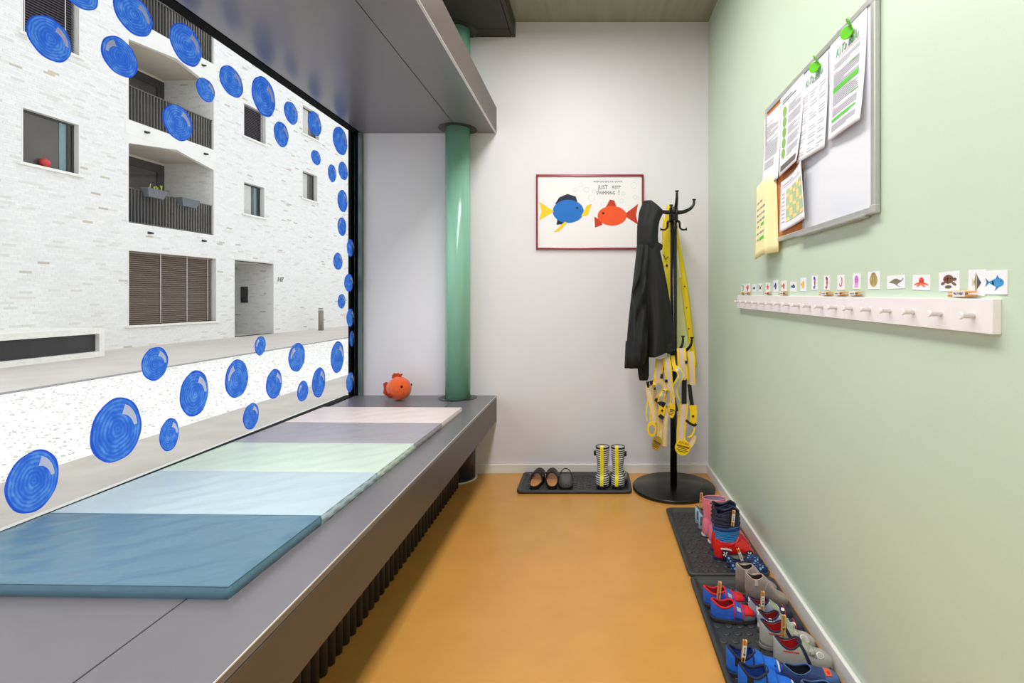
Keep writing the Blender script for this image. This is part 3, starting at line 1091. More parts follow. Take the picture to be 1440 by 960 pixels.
# ================================================================ RADIATOR
m_fin = mat('dark_brown_radiator', (62, 55, 50), 0.4, 0.3)
rad = thing('radiator', 'long dark finned radiator under the window bench', 'radiator', (-0.88, 2.28, 0))
bm = BM(); tube(bm, [(-0.03, -0.97, 0.30), (-0.03, 0.97, 0.30)], 0.012, 10)
obj('header_pipe', bm, m_fin, rad)
bm = BM(); tube(bm, [(-0.03, -0.97, 0.05), (-0.03, 0.97, 0.05)], 0.012, 10)
obj('lower_pipe', bm, m_fin, rad)
bm = BM()
pts = []
W2, T2, R2 = 0.050, 0.0175, 0.0165
for cx_, cy_, a0 in ((W2 - R2, T2 - R2, 0), (-W2 + R2, T2 - R2, 90), (-W2 + R2, -T2 + R2, 180), (W2 - R2, -T2 + R2, 270)):
    for q in range(4):
        a = math.radians(a0 + q * 30)
        pts.append((cx_ + R2 * math.cos(a), cy_ + R2 * math.sin(a)))
prism(bm, pts, 0.004, 0.338)
for f in bm.faces:
    if abs(f.normal.z) < 0.5:
        f.smooth = True
fin0 = obj('fin', bm, m_fin, rad)
fin0.location = (0, -0.955, 0)
for k in range(1, 39):
    f = bpy.data.objects.new('fin', fin0.data); COL.objects.link(f); f.parent = rad
    f.location = (0, -0.955 + k * 0.0497, 0)

# ================================================================ FOLDING MAT
matr = thing('folding_play_mat', 'five panel folding play mat in pastel colours along the window bench', 'play mat', (-1.170, 2.06, ZB))
matr.rotation_euler = (0, 0, math.radians(-1.3))
ML, MW, MT = 0.369, 0.798, 0.031
PANELS = [('slate blue', (90, 124, 146)), ('pale blue', (180, 200, 210)), ('pale mint', (196, 214, 202)),
          ('lilac grey', (158, 154, 162)), ('pale pink', (228, 214, 212))]


def leather(name, rgb, k):
    m = mat(name, rgb, 0.36, var=0.03, scale=5, spec=0.45)
    nt, b = nodes_of(m)
    tc = [q for q in nt.nodes if q.type == 'TEX_COORD'][0]
    mp = nt.nodes.new('ShaderNodeMapping')
    mp.vector_type = 'TEXTURE'
    mp.inputs['Rotation'].default_value = (0, 0, math.radians(24 + 7 * (k % 3)))
    mp.inputs['Scale'].default_value = (0.55, 0.032, 1)
    n = nt.nodes.new('ShaderNodeTexNoise'); n.inputs['Scale'].default_value = 1.0; n.inputs['Detail'].default_value = 2.5
    n.inputs['Distortion'].default_value = 0.6
    bp = nt.nodes.new('ShaderNodeBump'); bp.inputs['Strength'].default_value = (0.75 if k == 0 else 0.4); bp.inputs['Distance'].default_value = 0.006
    nt.links.new(tc.outputs['Object'], mp.inputs[0]); nt.links.new(mp.outputs[0], n.inputs['Vector'])
    nt.links.new(n.outputs['Fac'], bp.inputs['Height']); nt.links.new(bp.outputs['Normal'], b.inputs['Normal'])
    return m


for k, (cn, rgb) in enumerate(PANELS):
    y0 = -2.5 * ML + k * ML
    rnd = random.Random(20 + k)
    ph = [rnd.uniform(0, 6) for _ in range(6)]
    amp = 0.0024 if k == 0 else 0.0012

    def top(u, v, ph=ph, amp=amp):
        e = min(u, 1 - u) * MW
        f = min(v, 1 - v) * ML
        edge = (1 - math.exp(-e / 0.007)) * (1 - math.exp(-f / 0.007))
        x, y = u * MW, v * ML
        w = math.sin((x * 0.8 - y * 1.1) * 42 + ph[0] + 1.5 * math.sin(x * 7 + ph[1])) + 0.6 * math.sin((x * 0.9 - y * 0.6) * 71 + ph[2])
        return edge, w * amp

    bm = BM()
    NU, NV = 56, 28
    tp = grid(bm, lambda u, v: (-MW / 2 + u * MW, y0 + 0.001 + v * (ML - 0.002), MT - 0.0035 + top(u, v)[0] * 0.0035 + top(u, v)[0] * top(u, v)[1]), NU, NV)
    # side walls, bulging a little and puckered along the right-hand edge
    ring_ = [tp[i][0] for i in range(NU + 1)] + [tp[NU][j] for j in range(1, NV + 1)] + [tp[i][NV] for i in range(NU - 1, -1, -1)] + [tp[0][j] for j in range(NV - 1, 0, -1)]
    for n in range(len(ring_)):
        e_ = bm.edges.get((ring_[n], ring_[(n + 1) % len(ring_)]))
        if e_:
            e_.smooth = False
    seam_pts = [v.co.copy() for v in ring_]
    prev = ring_
    for q, (zz, bul) in enumerate(((0.62, 0.0035), (0.28, 0.003), (0.0, 0.0))):
        cur = []
        for n, v in enumerate(ring_):
            nx = -1 if v.co.x < -MW / 2 + 1e-5 else (1 if v.co.x > MW / 2 - 1e-5 else 0)
            ny = 0
            if k == 0 and v.co.y < y0 + 0.0011:
                ny = -1
            if k == 4 and v.co.y > y0 + ML - 0.0011:
                ny = 1
            puck = 0.0045 * math.sin(v.co.y * 95 + zz * 9 + ph[3]) if nx and k in (1, 2, 3) else 0.0006 * math.sin(v.co.y * 60 + v.co.x * 40)
            cur.append(bm.verts.new((v.co.x + nx * (bul + puck * (zz > 0)), v.co.y + ny * bul, max(0.0, (MT - 0.0035) * zz))))
        for n in range(len(ring_)):
            m_ = (n + 1) % len(ring_)
            f = bm.faces.new((prev[n], prev[m_], cur[m_], cur[n])); f.smooth = True
        prev = cur
    bm.faces.new(prev)
    p = obj('mat_panel', bm, leather('mat_' + cn.replace(' ', '_') + '_vinyl', rgb, k), matr)
    p['label'] = cn + ' vinyl panel of the mat'
    bm = BM(); tube(bm, seam_pts, 0.0016, 6, closed=True)
    obj('piping', bm, p.data.materials[0], p)

# ================================================================ PLUSH FISH (plain orange soft toy)
m_or = mat('orange_plush', (238, 92, 22), 0.95, var=0.10, scale=60, bump=0.5, bscale=260, sheen=0.4)
m_ord = mat('deep_orange_plush', (196, 62, 20), 0.95, var=0.10, scale=60, bump=0.5, bscale=260)
m_bd = mat('black_bead', (14, 14, 16), 0.15)
ps = thing('plush_fish', 'orange plush fish toy sitting at the far end of the bench', 'soft toy', (-1.248, 3.335, ZB), math.radians(-28))
ps.scale = (1.12, 1.12, 1.12)
R = Matrix.Rotation
bm = BM(); ellipsoid(bm, (0.0, 0, 0.068), (0.085, 0.062, 0.068), 24, 16)
for v in bm.verts:
    if v.co.x < 0:
        v.co.y *= 1 + v.co.x * 4.2; v.co.z = 0.066 + (v.co.z - 0.066) * (1 + v.co.x * 4.0)
obj('body', bm, m_or, ps)
bm = BM()
prism(bm, [(-0.004, 0.0), (0.03, 0.012), (0.048, 0.034), (0.02, 0.030), (0.012, 0.036), (-0.010, 0.030), (-0.018, 0.034), (-0.032, 0.020), (-0.036, 0.0)], -0.006, 0.006,
      Matrix.Translation((-0.012, 0, 0.120)) @ R(PI / 2, 4, 'X'))
bevel(obj('back_fin', bm, m_ord, ps), 0.003)
bm = BM()
prism(bm, [(0, -0.012), (0, 0.012), (-0.030, 0.040), (-0.050, 0.028), (-0.044, 0.0), (-0.050, -0.028), (-0.030, -0.040)], -0.007, 0.007,
      Matrix.Translation((-0.068, 0, 0.058)) @ R(PI / 2, 4, 'X'))
bevel(obj('tail', bm, m_ord, ps), 0.003)
for s in (-1, 1):
    bm = BM()
    prism(bm, [(0, -0.012), (0.006, 0.010), (-0.012, 0.030), (-0.034, 0.026), (-0.034, 0.004), (-0.018, -0.010)], -0.005, 0.005,
          Matrix.Translation((0.010, s * 0.062, 0.042)) @ R(s * 0.9, 4, 'X'))
    bevel(obj('side_fin', bm, m_ord, ps), 0.0025)
    bm = BM(); ellipsoid(bm, (0.066, s * 0.034, 0.088), (0.007, 0.007, 0.008), 14, 8)
    obj('eye', bm, m_bd, ps)

# ================================================================ FRAMED POSTER
m_redf = mat('red_lacquer_frame', (140, 22, 26), 0.25, 0.2, coat=0.6)
m_paper = mat('white_paper', (240, 238, 240), 0.75, var=0.006)
m_ink = mat('black_ink', (26, 24, 26), 0.7)
m_pale = mat('pale_aqua_print', (196, 222, 226), 0.7)
PW, PH = 0.724, 0.504
pic = thing('framed_poster', 'poster of two fish in a thin red frame on the white end wall', 'picture', mtx=on_back(-0.017, YB, 1.758))
F = 0.013
for a in ((-PW / 2, PW / 2, PH / 2 - F, PH / 2), (-PW / 2, PW / 2, -PH / 2, -PH / 2 + F), (-PW / 2, -PW / 2 + F, -PH / 2 + F, PH / 2 - F), (PW / 2 - F, PW / 2, -PH / 2 + F, PH / 2 - F)):
    bm = BM(); box(bm, a[0], a[1], a[2], a[3], 0.0, 0.020)
    bevel(obj('frame_bar', bm, m_redf, pic), 0.004)
bm = BM(); box(bm, -PW / 2 + F, PW / 2 - F, -PH / 2 + F, PH / 2 - F, 0.001, 0.008)
obj('sheet', bm, m_paper, pic)
ZP = 0.0083


def pol(bm, pts, z0=ZP, t=0.0004):
    prism(bm, pts, z0, z0 + t)


def ell(cx, cy, rx, ry, n=28, rot=0.0):
    return [(cx + rx * math.cos(2 * PI * k / n) * math.cos(rot) - ry * math.sin(2 * PI * k / n) * math.sin(rot),
             cy + rx * math.cos(2 * PI * k / n) * math.sin(rot) + ry * math.sin(2 * PI * k / n) * math.cos(rot)) for k in range(n)]


def print_part(name, polys, m, parent, z0=ZP, t=0.0004, each=False):
    if each:
        return [print_part(name, [p], m, parent, z0, t) for p in polys]
    bm = BM()
    for p in polys:
        a = sum(p[i][0] * p[(i + 1) % len(p)][1] - p[(i + 1) % len(p)][0] * p[i][1] for i in range(len(p)))
        pol(bm, p if a > 0 else p[::-1], z0, t)
    return obj(name, bm, m, parent)


m_pblue = mat('poster_blue', (22, 112, 198), 0.7, var=0.03)
m_pnavy = mat('poster_navy', (26, 36, 60), 0.7)
m_pyel = mat('poster_yellow', (240, 206, 40), 0.7, var=0.03)
m_por = mat('poster_orange', (240, 84, 26), 0.7, var=0.03)
m_pord = mat('poster_deep_orange', (196, 56, 20), 0.7)
# a plain blue fish with a yellow tail
print_part('blue_fish_fin', [[(-0.235, 0.055), (-0.205, 0.100), (-0.150, 0.122), (-0.095, 0.105), (-0.080, 0.06)],
                             [(-0.215, -0.03), (-0.225, -0.085), (-0.185, -0.082), (-0.150, -0.06)]], m_pnavy, pic, ZP, each=True)
print_part('blue_fish_body', [ell(-0.145, 0.005, 0.105, 0.078)], m_pblue, pic, ZP + 0.0004)
print_part('blue_fish_tail', [[(-0.240, 0.005), (-0.340, 0.070), (-0.325, 0.005), (-0.340, -0.055)],
                              [(-0.060, -0.03), (-0.020, 0.045), (0.012, 0.055), (-0.012, -0.02)],
                              [(-0.17, -0.065), (-0.245, -0.135), (-0.205, -0.128), (-0.150, -0.070)]], m_pyel, pic, ZP + 0.0008, each=True)
print_part('fish_eye', [ell(-0.085, 0.028, 0.008, 0.008)], m_ink, pic, ZP + 0.001)
# a plain orange fish
print_part('orange_fish_fin', [[(0.10, 0.02), (0.135, 0.085), (0.165, 0.078), (0.185, 0.02)],
                               [(0.075, -0.055), (0.03, -0.030), (0.035, -0.105), (0.085, -0.085)],
                               [(0.225, -0.02), (0.325, 0.055), (0.310, -0.02), (0.325, -0.085)]], m_pord, pic, ZP, each=True)
print_part('orange_fish_body', [ell(0.150, -0.025, 0.098, 0.066)], m_por, pic, ZP + 0.0004)
print_part('fish_eye', [ell(0.090, -0.008, 0.008, 0.008)], m_ink, pic, ZP + 0.001)


def rings2(cs, w=0.0025):
    out = []
    for x, y, r in cs:
        n = 22
        for k in range(n):
            a, c = 2 * PI * k / n, 2 * PI * (k + 1) / n
            out.append([(x + r * math.cos(a), y + r * math.sin(a)), (x + r * math.cos(c), y + r * math.sin(c)),
                        (x + (r - w) * math.cos(c), y + (r - w) * math.sin(c)), (x + (r - w) * math.cos(a), y + (r - w) * math.sin(a))])
    return out


print_part('drawn_bubbles', rings2([(-0.06, 0.182, 0.014), (-0.022, 0.150, 0.018), (-0.10, 0.150, 0.014), (0.012, 0.095, 0.022), (0.03, 0.14, 0.014),
                                    (0.085, 0.055, 0.014), (0.297, 0.180, 0.020), (0.305, 0.10, 0.015), (0.225, 0.125, 0.012), (0.215, 0.075, 0.015)]), m_pale, pic)
text('lettering', 'WHEN LIFE GETS YOU DOWN', 0.0165, m_ink, pic, 0.120, 0.205, ZP + 0.0004, sx=0.86)
text('lettering', 'JUST', 0.040, m_ink, pic, 0.088, 0.166, ZP + 0.0004, sx=0.8)
text('lettering', 'KEEP', 0.028, m_ink, pic, 0.178, 0.168, ZP + 0.0004, sx=0.95)
text('lettering', 'SWIMMING', 0.032, m_ink, pic, 0.108, 0.128, ZP + 0.0004, sx=0.78)
text('lettering', '!', 0.046, m_ink, pic, 0.196, 0.130, ZP + 0.0004)

# ================================================================ PEG RAILS
m_rail = mat('white_lacquered_wood', (238, 233, 233), 0.4, var=0.008)
XF = 0.764
tilt = math.atan2(0.0175, 1.744)


def rail_z(y):
    return 1.1813 + (y - 0.991) * 0.0175 / 1.744


RAILS = [(0.991, 1.574, 'nearest white wooden peg rail with six pegs, the one under the turtle card'),
         (1.577, 2.160, 'middle white wooden peg rail with six pegs, between the two others'),
         (2.163, 2.737, 'farthest white wooden peg rail with six pegs, nearest the room corner')]
bm = BM()
tube(bm, [(0, 0, 0), (0, 0, 0.024), (0, 0, 0.0245), (0, 0, 0.0275), (0, 0, 0.0285)], [0.0058, 0.0056, 0.0072, 0.0072, 0.006], 14)
pegm = obj('peg', bm, m_rail)
peg_mesh = pegm.data
bpy.data.objects.remove(pegm)
for y0, y1, lab in RAILS:
    L = y1 - y0
    M = on_right(XR, y1, rail_z((y0 + y1) / 2)) @ Matrix.Rotation(-tilt, 4, 'Z')
    t = thing('peg_rail', lab, 'peg rail', mtx=M, group='white peg rails on the green wall')
    bm = BM(); box(bm, 0, L, -0.068, 0, 0.0, XR - XF)
    bevel(obj('board', bm, m_rail, t), 0.0012)
    for k in range(6):
        p = bpy.data.objects.new('peg', peg_mesh); COL.objects.link(p); p.parent = t
        p.location = (L * (k + 0.5) / 6, -0.034, XR - XF)

# ================================================================ CLOTHES PINS
m_pin = mat('bare_beech_wood', (222, 172, 106), 0.6, var=0.12, scale=70)
m_pin2 = mat('worn_beech_wood', (196, 138, 74), 0.6, var=0.15, scale=70)

m_tagp = mat('white_name_tag', (236, 232, 230), 0.6)


def make_pin(name_text=None, tag_on=True, lab='', L=0.074, scr=True):
    """length along x, from -L/2 to L/2; jaws side by side in z; tag on the -y face"""
    t = thing('clothes_pin', lab, 'clothes pin', (0, 0, 0))
    for s in (-1, 1):
        bm = BM()
        prism(bm, [(-L / 2, s * 0.0012), (L / 2, s * 0.0022), (L / 2, s * 0.0058), (L * 0.1, s * 0.0068), (-L / 2, s * 0.0060)][::s], -0.0048, 0.0048,
              Matrix.Rotation(PI / 2, 4, 'X'))
        bevel(obj('jaw', bm, m_pin if s > 0 else m_pin2, t), 0.0008, 1)
    bm = BM(); tube(bm, [(0.006, -0.0062, 0), (0.006, 0.0062, 0)], 0.0032, 10)
    obj('spring', bm, m_spring, t)
    if tag_on:
        bm = BM(); box(bm, -0.020, 0.016, -0.0058, -0.0050, -0.0058, 0.0058)
        tg = obj('name_tag', bm, m_tagp, t)
        if name_text:
            o = text('lettering', name_text, 0.0085, m_ink, tg, -0.002, 0, 0, sx=0.78)
            o.location = (-0.002, -0.0059, 0.0); o.rotation_euler = (PI / 2, 0, 0)
        elif scr:
            bm = BM()
            for q in range(5):
                box(bm, -0.014 + q * 0.0052, -0.0105 + q * 0.0052, -0.0061, -0.0058, -0.0022, 0.0022 - 0.001 * (q % 2))
            obj('faint_lettering', bm, mat('grey_ink', (120, 118, 122), 0.7), tg)
    return t


PINS = [(1335.5, 1372, 'MATHEUS', 'clothes pin tagged MATHEUS lying on the peg rail under the turtle card'),
        (1191, 1212.5, None, 'tagged clothes pin on the peg rail below the pink jellyfish card'),
        (1170.5, 1189.5, None, 'tagged clothes pin on the peg rail below the red shrimp card'),
        (1152, 1170, None, 'tagged clothes pin on the peg rail below the red brown seahorse card'),
        (1095, 1107, None, 'tagged clothes pin on the peg rail below the orange striped fish card'),
        (1074.4, 1083, None, 'tagged clothes pin on the peg rail below the red starfish card'),
        (1046.7, 1055, None, 'tagged clothes pin on the far peg rail, second from its end'),
        (1040.3, 1046.2, None, 'tagged clothes pin at the far end of the farthest peg rail')]
for x0, x1, nm, lab in PINS:
    X = 0.772
    ya, yb_ = FPX * X / (x0 - VPX), FPX * X / (x1 - VPX)
    yc = (ya + yb_) / 2
    t = make_pin(nm, lab=lab)
    t.location = (X - 0.0008, yc, rail_z(yc) + 0.0068)
    t.rotation_euler = (0, 0, -PI / 2)      # tag towards the room (-X), reading along -Y
    t['group'] = 'clothes pins on the peg rails'
# ================================================================ PICTURE CARDS above the peg rails
def star(cx, cy, r, r2, n=5, a0=PI / 2):
    return [(cx + (r if k % 2 == 0 else r2) * math.cos(a0 + PI * k / n), cy + (r if k % 2 == 0 else r2) * math.sin(a0 + PI * k / n)) for k in range(2 * n)]


def stroke(pts, w):
    P = spline([(p[0], p[1], 0) for p in pts], 5)
    a, b_ = [], []
    for i, p in enumerate(P):
        t = (P[min(i + 1, len(P) - 1)] - P[max(i - 1, 0)]).normalized()
        k = w * (1 - 0.5 * i / len(P))
        a.append((p.x - t.y * k, p.y + t.x * k)); b_.append((p.x + t.y * k, p.y - t.x * k))
    return [[a[i], a[i + 1], b_[i + 1], b_[i]] for i in range(len(P) - 1)]


def art(kind):
    """(main, accent, dark) outlines in a -1..1 square"""
    if kind == 'fish':
        return ([ell(0.12, 0, 0.58, 0.36)], [[(-0.38, 0), (-0.85, 0.4), (-0.75, 0), (-0.85, -0.4)], [(-0.1, 0.3), (0.1, 0.6), (0.4, 0.28)]], [ell(0.45, 0.1, 0.06, 0.06)])
    if kind == 'tallfish':
        return ([ell(0, -0.05, 0.40, 0.62)], [[(-0.34, 0.0), (-0.8, 0.35), (-0.8, -0.35)], [(-0.06, -0.62), (0.10, -0.62), (0.10, 0.52), (-0.06, 0.52)]], [ell(0.22, 0.15, 0.06, 0.06)])
    if kind == 'stripefish':
        return ([[(-0.1, -0.75), (0.55, -0.1), (0.62, 0.02), (0.3, 0.35), (-0.1, 0.85), (-0.25, 0.1)]], [[(-0.08, -0.7), (0.08, -0.5), (0.06, 0.5), (-0.08, 0.8)], [(-0.25, 0.05), (-0.55, 0.4), (-0.5, -0.3)]], [ell(0.42, 0.02, 0.05, 0.05)])
    if kind == 'ray':
        return ([[(-0.85, -0.05), (-0.2, 0.5), (0.15, 0.55), (0.55, 0.25), (0.75, 0.15), (0.45, -0.15), (0.1, -0.5), (-0.3, -0.2)]], stroke([(0.6, 0.2), (0.8, 0.3), (0.92, 0.6)], 0.05) + stroke([(0.1, -0.45), (0.3, -0.65), (0.5, -0.75)], 0.05), [ell(-0.05, 0.28, 0.05, 0.05), ell(0.12, 0.3, 0.05, 0.05)])
    if kind == 'octopus':
        return ([ell(0.05, 0.25, 0.32, 0.5)] + stroke([(-0.1, -0.1), (-0.5, -0.2), (-0.85, -0.35)], 0.13) + stroke([(0.2, -0.1), (0.6, -0.2), (0.9, -0.35)], 0.13),
                stroke([(-0.05, -0.15), (-0.3, -0.45), (-0.55, -0.55)], 0.13) + stroke([(0.1, -0.15), (0.3, -0.45), (0.55, -0.55)], 0.13), [ell(-0.05, 0.2, 0.05, 0.06), ell(0.18, 0.2, 0.05, 0.06)])
    if kind == 'turtle':
        return ([ell(-0.05, 0.25, 0.55, 0.5)], [ell(0.62, 0.2, 0.2, 0.18), ell(-0.62, -0.2, 0.24, 0.16, rot=0.6), ell(-0.05, -0.62, 0.36, 0.18), ell(0.55, -0.3, 0.28, 0.14, rot=-0.7)], [ell(0.68, 0.26, 0.05, 0.05)] + stroke([(-0.5, 0.2), (0, 0.35), (0.45, 0.25)], 0.03) + stroke([(-0.1, 0.7), (-0.1, 0.0), (-0.05, -0.2)], 0.03))
    if kind == 'whale':
        return ([ell(0.25, 0, 0.55, 0.42), [(-0.2, 0.25), (-0.6, 0.08), (-0.6, -0.05), (-0.1, -0.3)]], [[(-0.55, 0.05), (-0.95, 0.45), (-0.82, 0.0), (-0.95, -0.4)], [(0.1, 0.38), (0.18, 0.7), (0.38, 0.38)], [(0.15, -0.35), (-0.05, -0.8), (0.35, -0.4)]], [ell(0.55, 0.12, 0.05, 0.05)])
    if kind == 'shell':
        return ([ell(0, 0, 0.72, 0.82)], [[(-0.45, 0.68), (-0.2, 0.95), (0.2, 0.95), (0.45, 0.68)]], stroke([(-0.3, -0.55), (-0.25, 0.0), (-0.2, 0.6)], 0.03) + stroke([(0.3, -0.55), (0.25, 0.0), (0.2, 0.6)], 0.03))
    if kind == 'jelly':
        return ([ell(0, 0.2, 0.55, 0.62)], stroke([(-0.3, -0.2), (-0.35, -0.6), (-0.4, -0.9)], 0.15) + stroke([(0.3, -0.2), (0.35, -0.6), (0.4, -0.9)], 0.15) + stroke([(0, -0.3), (0, -0.6), (0, -0.9)], 0.15), [ell(-0.15, 0.3, 0.06, 0.06), ell(0.15, 0.3, 0.06, 0.06)])
    if kind == 'shrimp':
        return (stroke([(0.3, 0.65), (0.35, 0.0), (0.1, -0.5), (-0.35, -0.4), (-0.4, -0.15)], 0.12), stroke([(0.3, 0.6), (0.1, 0.8), (0.0, 0.7)], 0.04), [ell(0.3, 0.55, 0.05, 0.05)])
    if kind == 'seahorse':
        return (stroke([(-0.3, 0.55), (0.0, 0.75), (0.25, 0.5), (0.05, 0.1), (0.2, -0.3), (0.1, -0.7), (-0.25, -0.75), (-0.2, -0.5)], 0.22), [[(0.15, 0.1), (0.55, 0.2), (0.5, -0.15), (0.2, -0.15)]], [ell(0.05, 0.6, 0.05, 0.05)])
    if kind == 'starfish':
        return ([star(0, 0, 0.85, 0.36)], [star(0, 0, 0.45, 0.2)], [ell(-0.1, 0.1, 0.05, 0.05), ell(0.1, 0.1, 0.05, 0.05)])
    if kind == 'coral':
        return (stroke([(0, -0.9), (-0.1, -0.2), (-0.45, 0.6)], 0.2) + stroke([(0, -0.5), (0.3, 0.0), (0.5, 0.7)], 0.2) + stroke([(0, -0.4), (0.0, 0.2), (0.05, 0.85)], 0.2), stroke([(-0.2, 0.0), (-0.6, 0.1), (-0.8, 0.4)], 0.15), [])
    if kind == 'crab':
        return ([ell(0, -0.1, 0.5, 0.35)], [ell(-0.65, 0.4, 0.22, 0.25), ell(0.65, 0.4, 0.22, 0.25)] + stroke([(-0.4, -0.3), (-0.7, -0.5), (-0.85, -0.8)], 0.08) + stroke([(0.4, -0.3), (0.7, -0.5), (0.85, -0.8)], 0.08), [ell(-0.15, 0.1, 0.06, 0.08), ell(0.15, 0.1, 0.06, 0.08)])
    return ([ell(0, 0, 0.6, 0.4)], [], [])


CARDS = [((1385.5, 1418, 380, 414), 'whale', (58, 150, 206), (40, 120, 186), 'card with a bright blue whale at the near end of the rails'),
         ((1362.4, 1386, 378.5, 416), 'stripefish', (84, 84, 98), (214, 196, 140), 'tall card with a grey striped angelfish beside the blue whale card'),
         ((1321, 1350, 381.5, 409.5), 'turtle', (122, 84, 62), (110, 92, 62), 'card with a brown turtle above the tagged clothes pin'),
         ((1284, 1308.5, 386, 408), 'octopus', (232, 74, 52), (240, 120, 70), 'card with an orange red octopus next to the brown turtle'),
         ((1248, 1273, 386.7, 406), 'ray', (130, 122, 108), (80, 120, 160), 'card with a grey ray next to the red octopus'),
         ((1221, 1237.5, 381, 406.6), 'shell', (186, 160, 96), (150, 122, 70), 'card with a beige oval shell next to the grey ray'),
         ((1199.6, 1210.6, 384, 406.6), 'jelly', (206, 124, 200), (222, 160, 212), 'card with a pink jellyfish between shell and shrimp'),
         ((1178, 1188, 386, 408), 'shrimp', (190, 52, 60), (200, 80, 80), 'card with a thin curled red shrimp'),
         ((1159, 1167, 387, 408), 'seahorse', (150, 66, 52), (176, 96, 70), 'card with a red brown seahorse'),
         ((1141.7, 1150, 387, 408), 'seahorse', (112, 92, 172), (220, 150, 60), 'card with a purple seahorse with an orange fin'),
         ((1126, 1134, 390, 409.5), 'tallfish', (240, 198, 60), (230, 180, 40), 'card with a tall yellow fish'),
         ((1111.7, 1120.2, 395.5, 410), 'fish', (40, 108, 130), (30, 60, 90), 'small card with a teal fish'),
         ((1099, 1106.3, 394, 409.4), 'tallfish', (240, 124, 40), (90, 60, 90), 'card with an orange striped fish'),
         ((1088, 1094.4, 393, 410.5), 'tallfish', (58, 82, 160), (40, 60, 130), 'card with a tall dark blue fish'),
         ((1077, 1083, 397, 410.5), 'starfish', (232, 84, 76), (240, 120, 100), 'card with a red starfish'),
         ((1067, 1072, 398, 410), 'crab', (90, 84, 90), (120, 100, 96), 'card with a small grey crab'),
         ((1058, 1063.3, 399.5, 410.5), 'fish', (50, 84, 180), (230, 200, 60), 'small card with a blue fish with a yellow tail'),
         ((1048.7, 1055, 398.7, 410.5), 'coral', (236, 90, 90), (240, 130, 120), 'card with red coral near the far end'),
         ((1043, 1047.3, 399.8, 410.5), 'seahorse', (120, 140, 70), (200, 170, 70), 'card with a green seahorse at the far end')]
m_card = mat('white_card', (238, 238, 242), 0.5, var=0.006)
for n, ((x0, x1, y0, y1), kind, c1, c2, lab) in enumerate(CARDS):
    K = FPX * XR
    ya, yb_ = K / (x0 - VPX), K / (x1 - VPX)
    W = ya - yb_
    yc = (ya + yb_) / 2
    d = K / ((x0 + x1) / 2 - VPX)
    zc = CAMZ - ((y0 + y1) / 2 - VPY) * d / FPX
    H = (y1 - y0) * d / FPX * 0.96
    lift = 0.0012 if n != 0 else 0.0022
    t = thing('picture_card', lab, 'card', mtx=on_right(XR, yc, zc) @ Matrix.Rotation(random.uniform(-0.05, 0.05), 4, 'Z'), group='sea animal cards over the peg rails')
    bm = BM(); box(bm, -W / 2, W / 2, -H / 2, H / 2, 0.0, lift)
    obj('card_sheet', bm, m_card, t)
    a = art(kind)
    sx, sy = W * 0.46, H * 0.46
    nm = {'whale': 'printed_whale'}.get(kind, 'printed_' + kind)
    for q, (polys, col) in enumerate(((a[0], c1), (a[1], c2), (a[2], (30, 28, 30)))):
        if polys:
            print_part(nm if q == 0 else (nm + '_detail'), [[(x * sx, y * sy) for x, y in p] for p in polys],
                       mat('card_print_%d_%d_%d' % col, col, 0.6, var=0.05, scale=60), t, lift + 0.0002 * (1 + q), 0.0002)

# ================================================================ WHITEBOARD WITH CORK HALF
m_alu = mat('brushed_aluminium', (188, 190, 186), 0.38, 0.6, var=0.03, scale=40)
m_wb = mat('whiteboard_enamel', (224, 227, 234), 0.16, var=0.004, coat=0.3)
m_cork = mat('cork', (196, 122, 66), 0.85, var=0.16, scale=120, bump=0.3, bscale=200)
m_plast = mat('grey_plastic_corner', (176, 176, 174), 0.5)
YF = 2.290
BL, BH = YF - 1.405, 0.598
wbd = thing('notice_board', 'half cork half white notice board in aluminium frame on the green wall', 'notice board', mtx=on_right(XR, YF, 1.411))
bm = BM(); box(bm, 0.01, BL - 0.01, 0.01, BH - 0.01, 0.003, 0.012)
obj('back_panel', bm, m_plast, wbd)
bm = BM(); box(bm, 0.02, 0.400, 0.02, BH - 0.02, 0.012, 0.0145)
obj('cork_panel', bm, m_cork, wbd)['label'] = 'brown cork half'
bm = BM(); box(bm, 0.412, BL - 0.02, 0.02, BH - 0.02, 0.012, 0.0150)
obj('white_panel', bm, m_wb, wbd)['label'] = 'glossy white half'
bm = BM(); box(bm, 0.400, 0.412, 0.02, BH - 0.02, 0.012, 0.0170)
obj('divider_bar', bm, m_alu, wbd)
FW = 0.020
for a in ((0, BL, BH - FW, BH), (0, BL, 0, FW), (0, FW, FW, BH - FW), (BL - FW, BL, FW, BH - FW)):
    bm = BM(); box(bm, a[0], a[1], a[2], a[3], 0.002, 0.0195)
    bevel(obj('frame_bar', bm, m_alu, wbd), 0.003)
for x in (0.0, BL - 0.024):
    for y in (0.0, BH - 0.024):
        bm = BM(); box(bm, x - 0.001, x + 0.025, y - 0.001, y + 0.025, 0.0015, 0.0205)
        bevel(obj('corner_cap', bm, m_plast, wbd), 0.004)
bm = BM(); box(bm, 0.36, BL - 0.05, -0.006, 0.002, 0.004, 0.030)
bevel(obj('pen_tray', bm, m_alu, wbd), 0.002)
for x in (0.07, BL - 0.13, 0.5):
    bm = BM(); box(bm, x, x + 0.03, -0.008, 0.001, 0.001, 0.012)
    bevel(obj('wall_clip', bm, m_plast, wbd), 0.001)
for x in (0.10, 0.30, 0.66):
    bm = BM(); box(bm, x, x + 0.014, BH - 0.001, BH + 0.006, 0.002, 0.016)
    bevel(obj('wall_clip', bm, m_plast, wbd), 0.001)

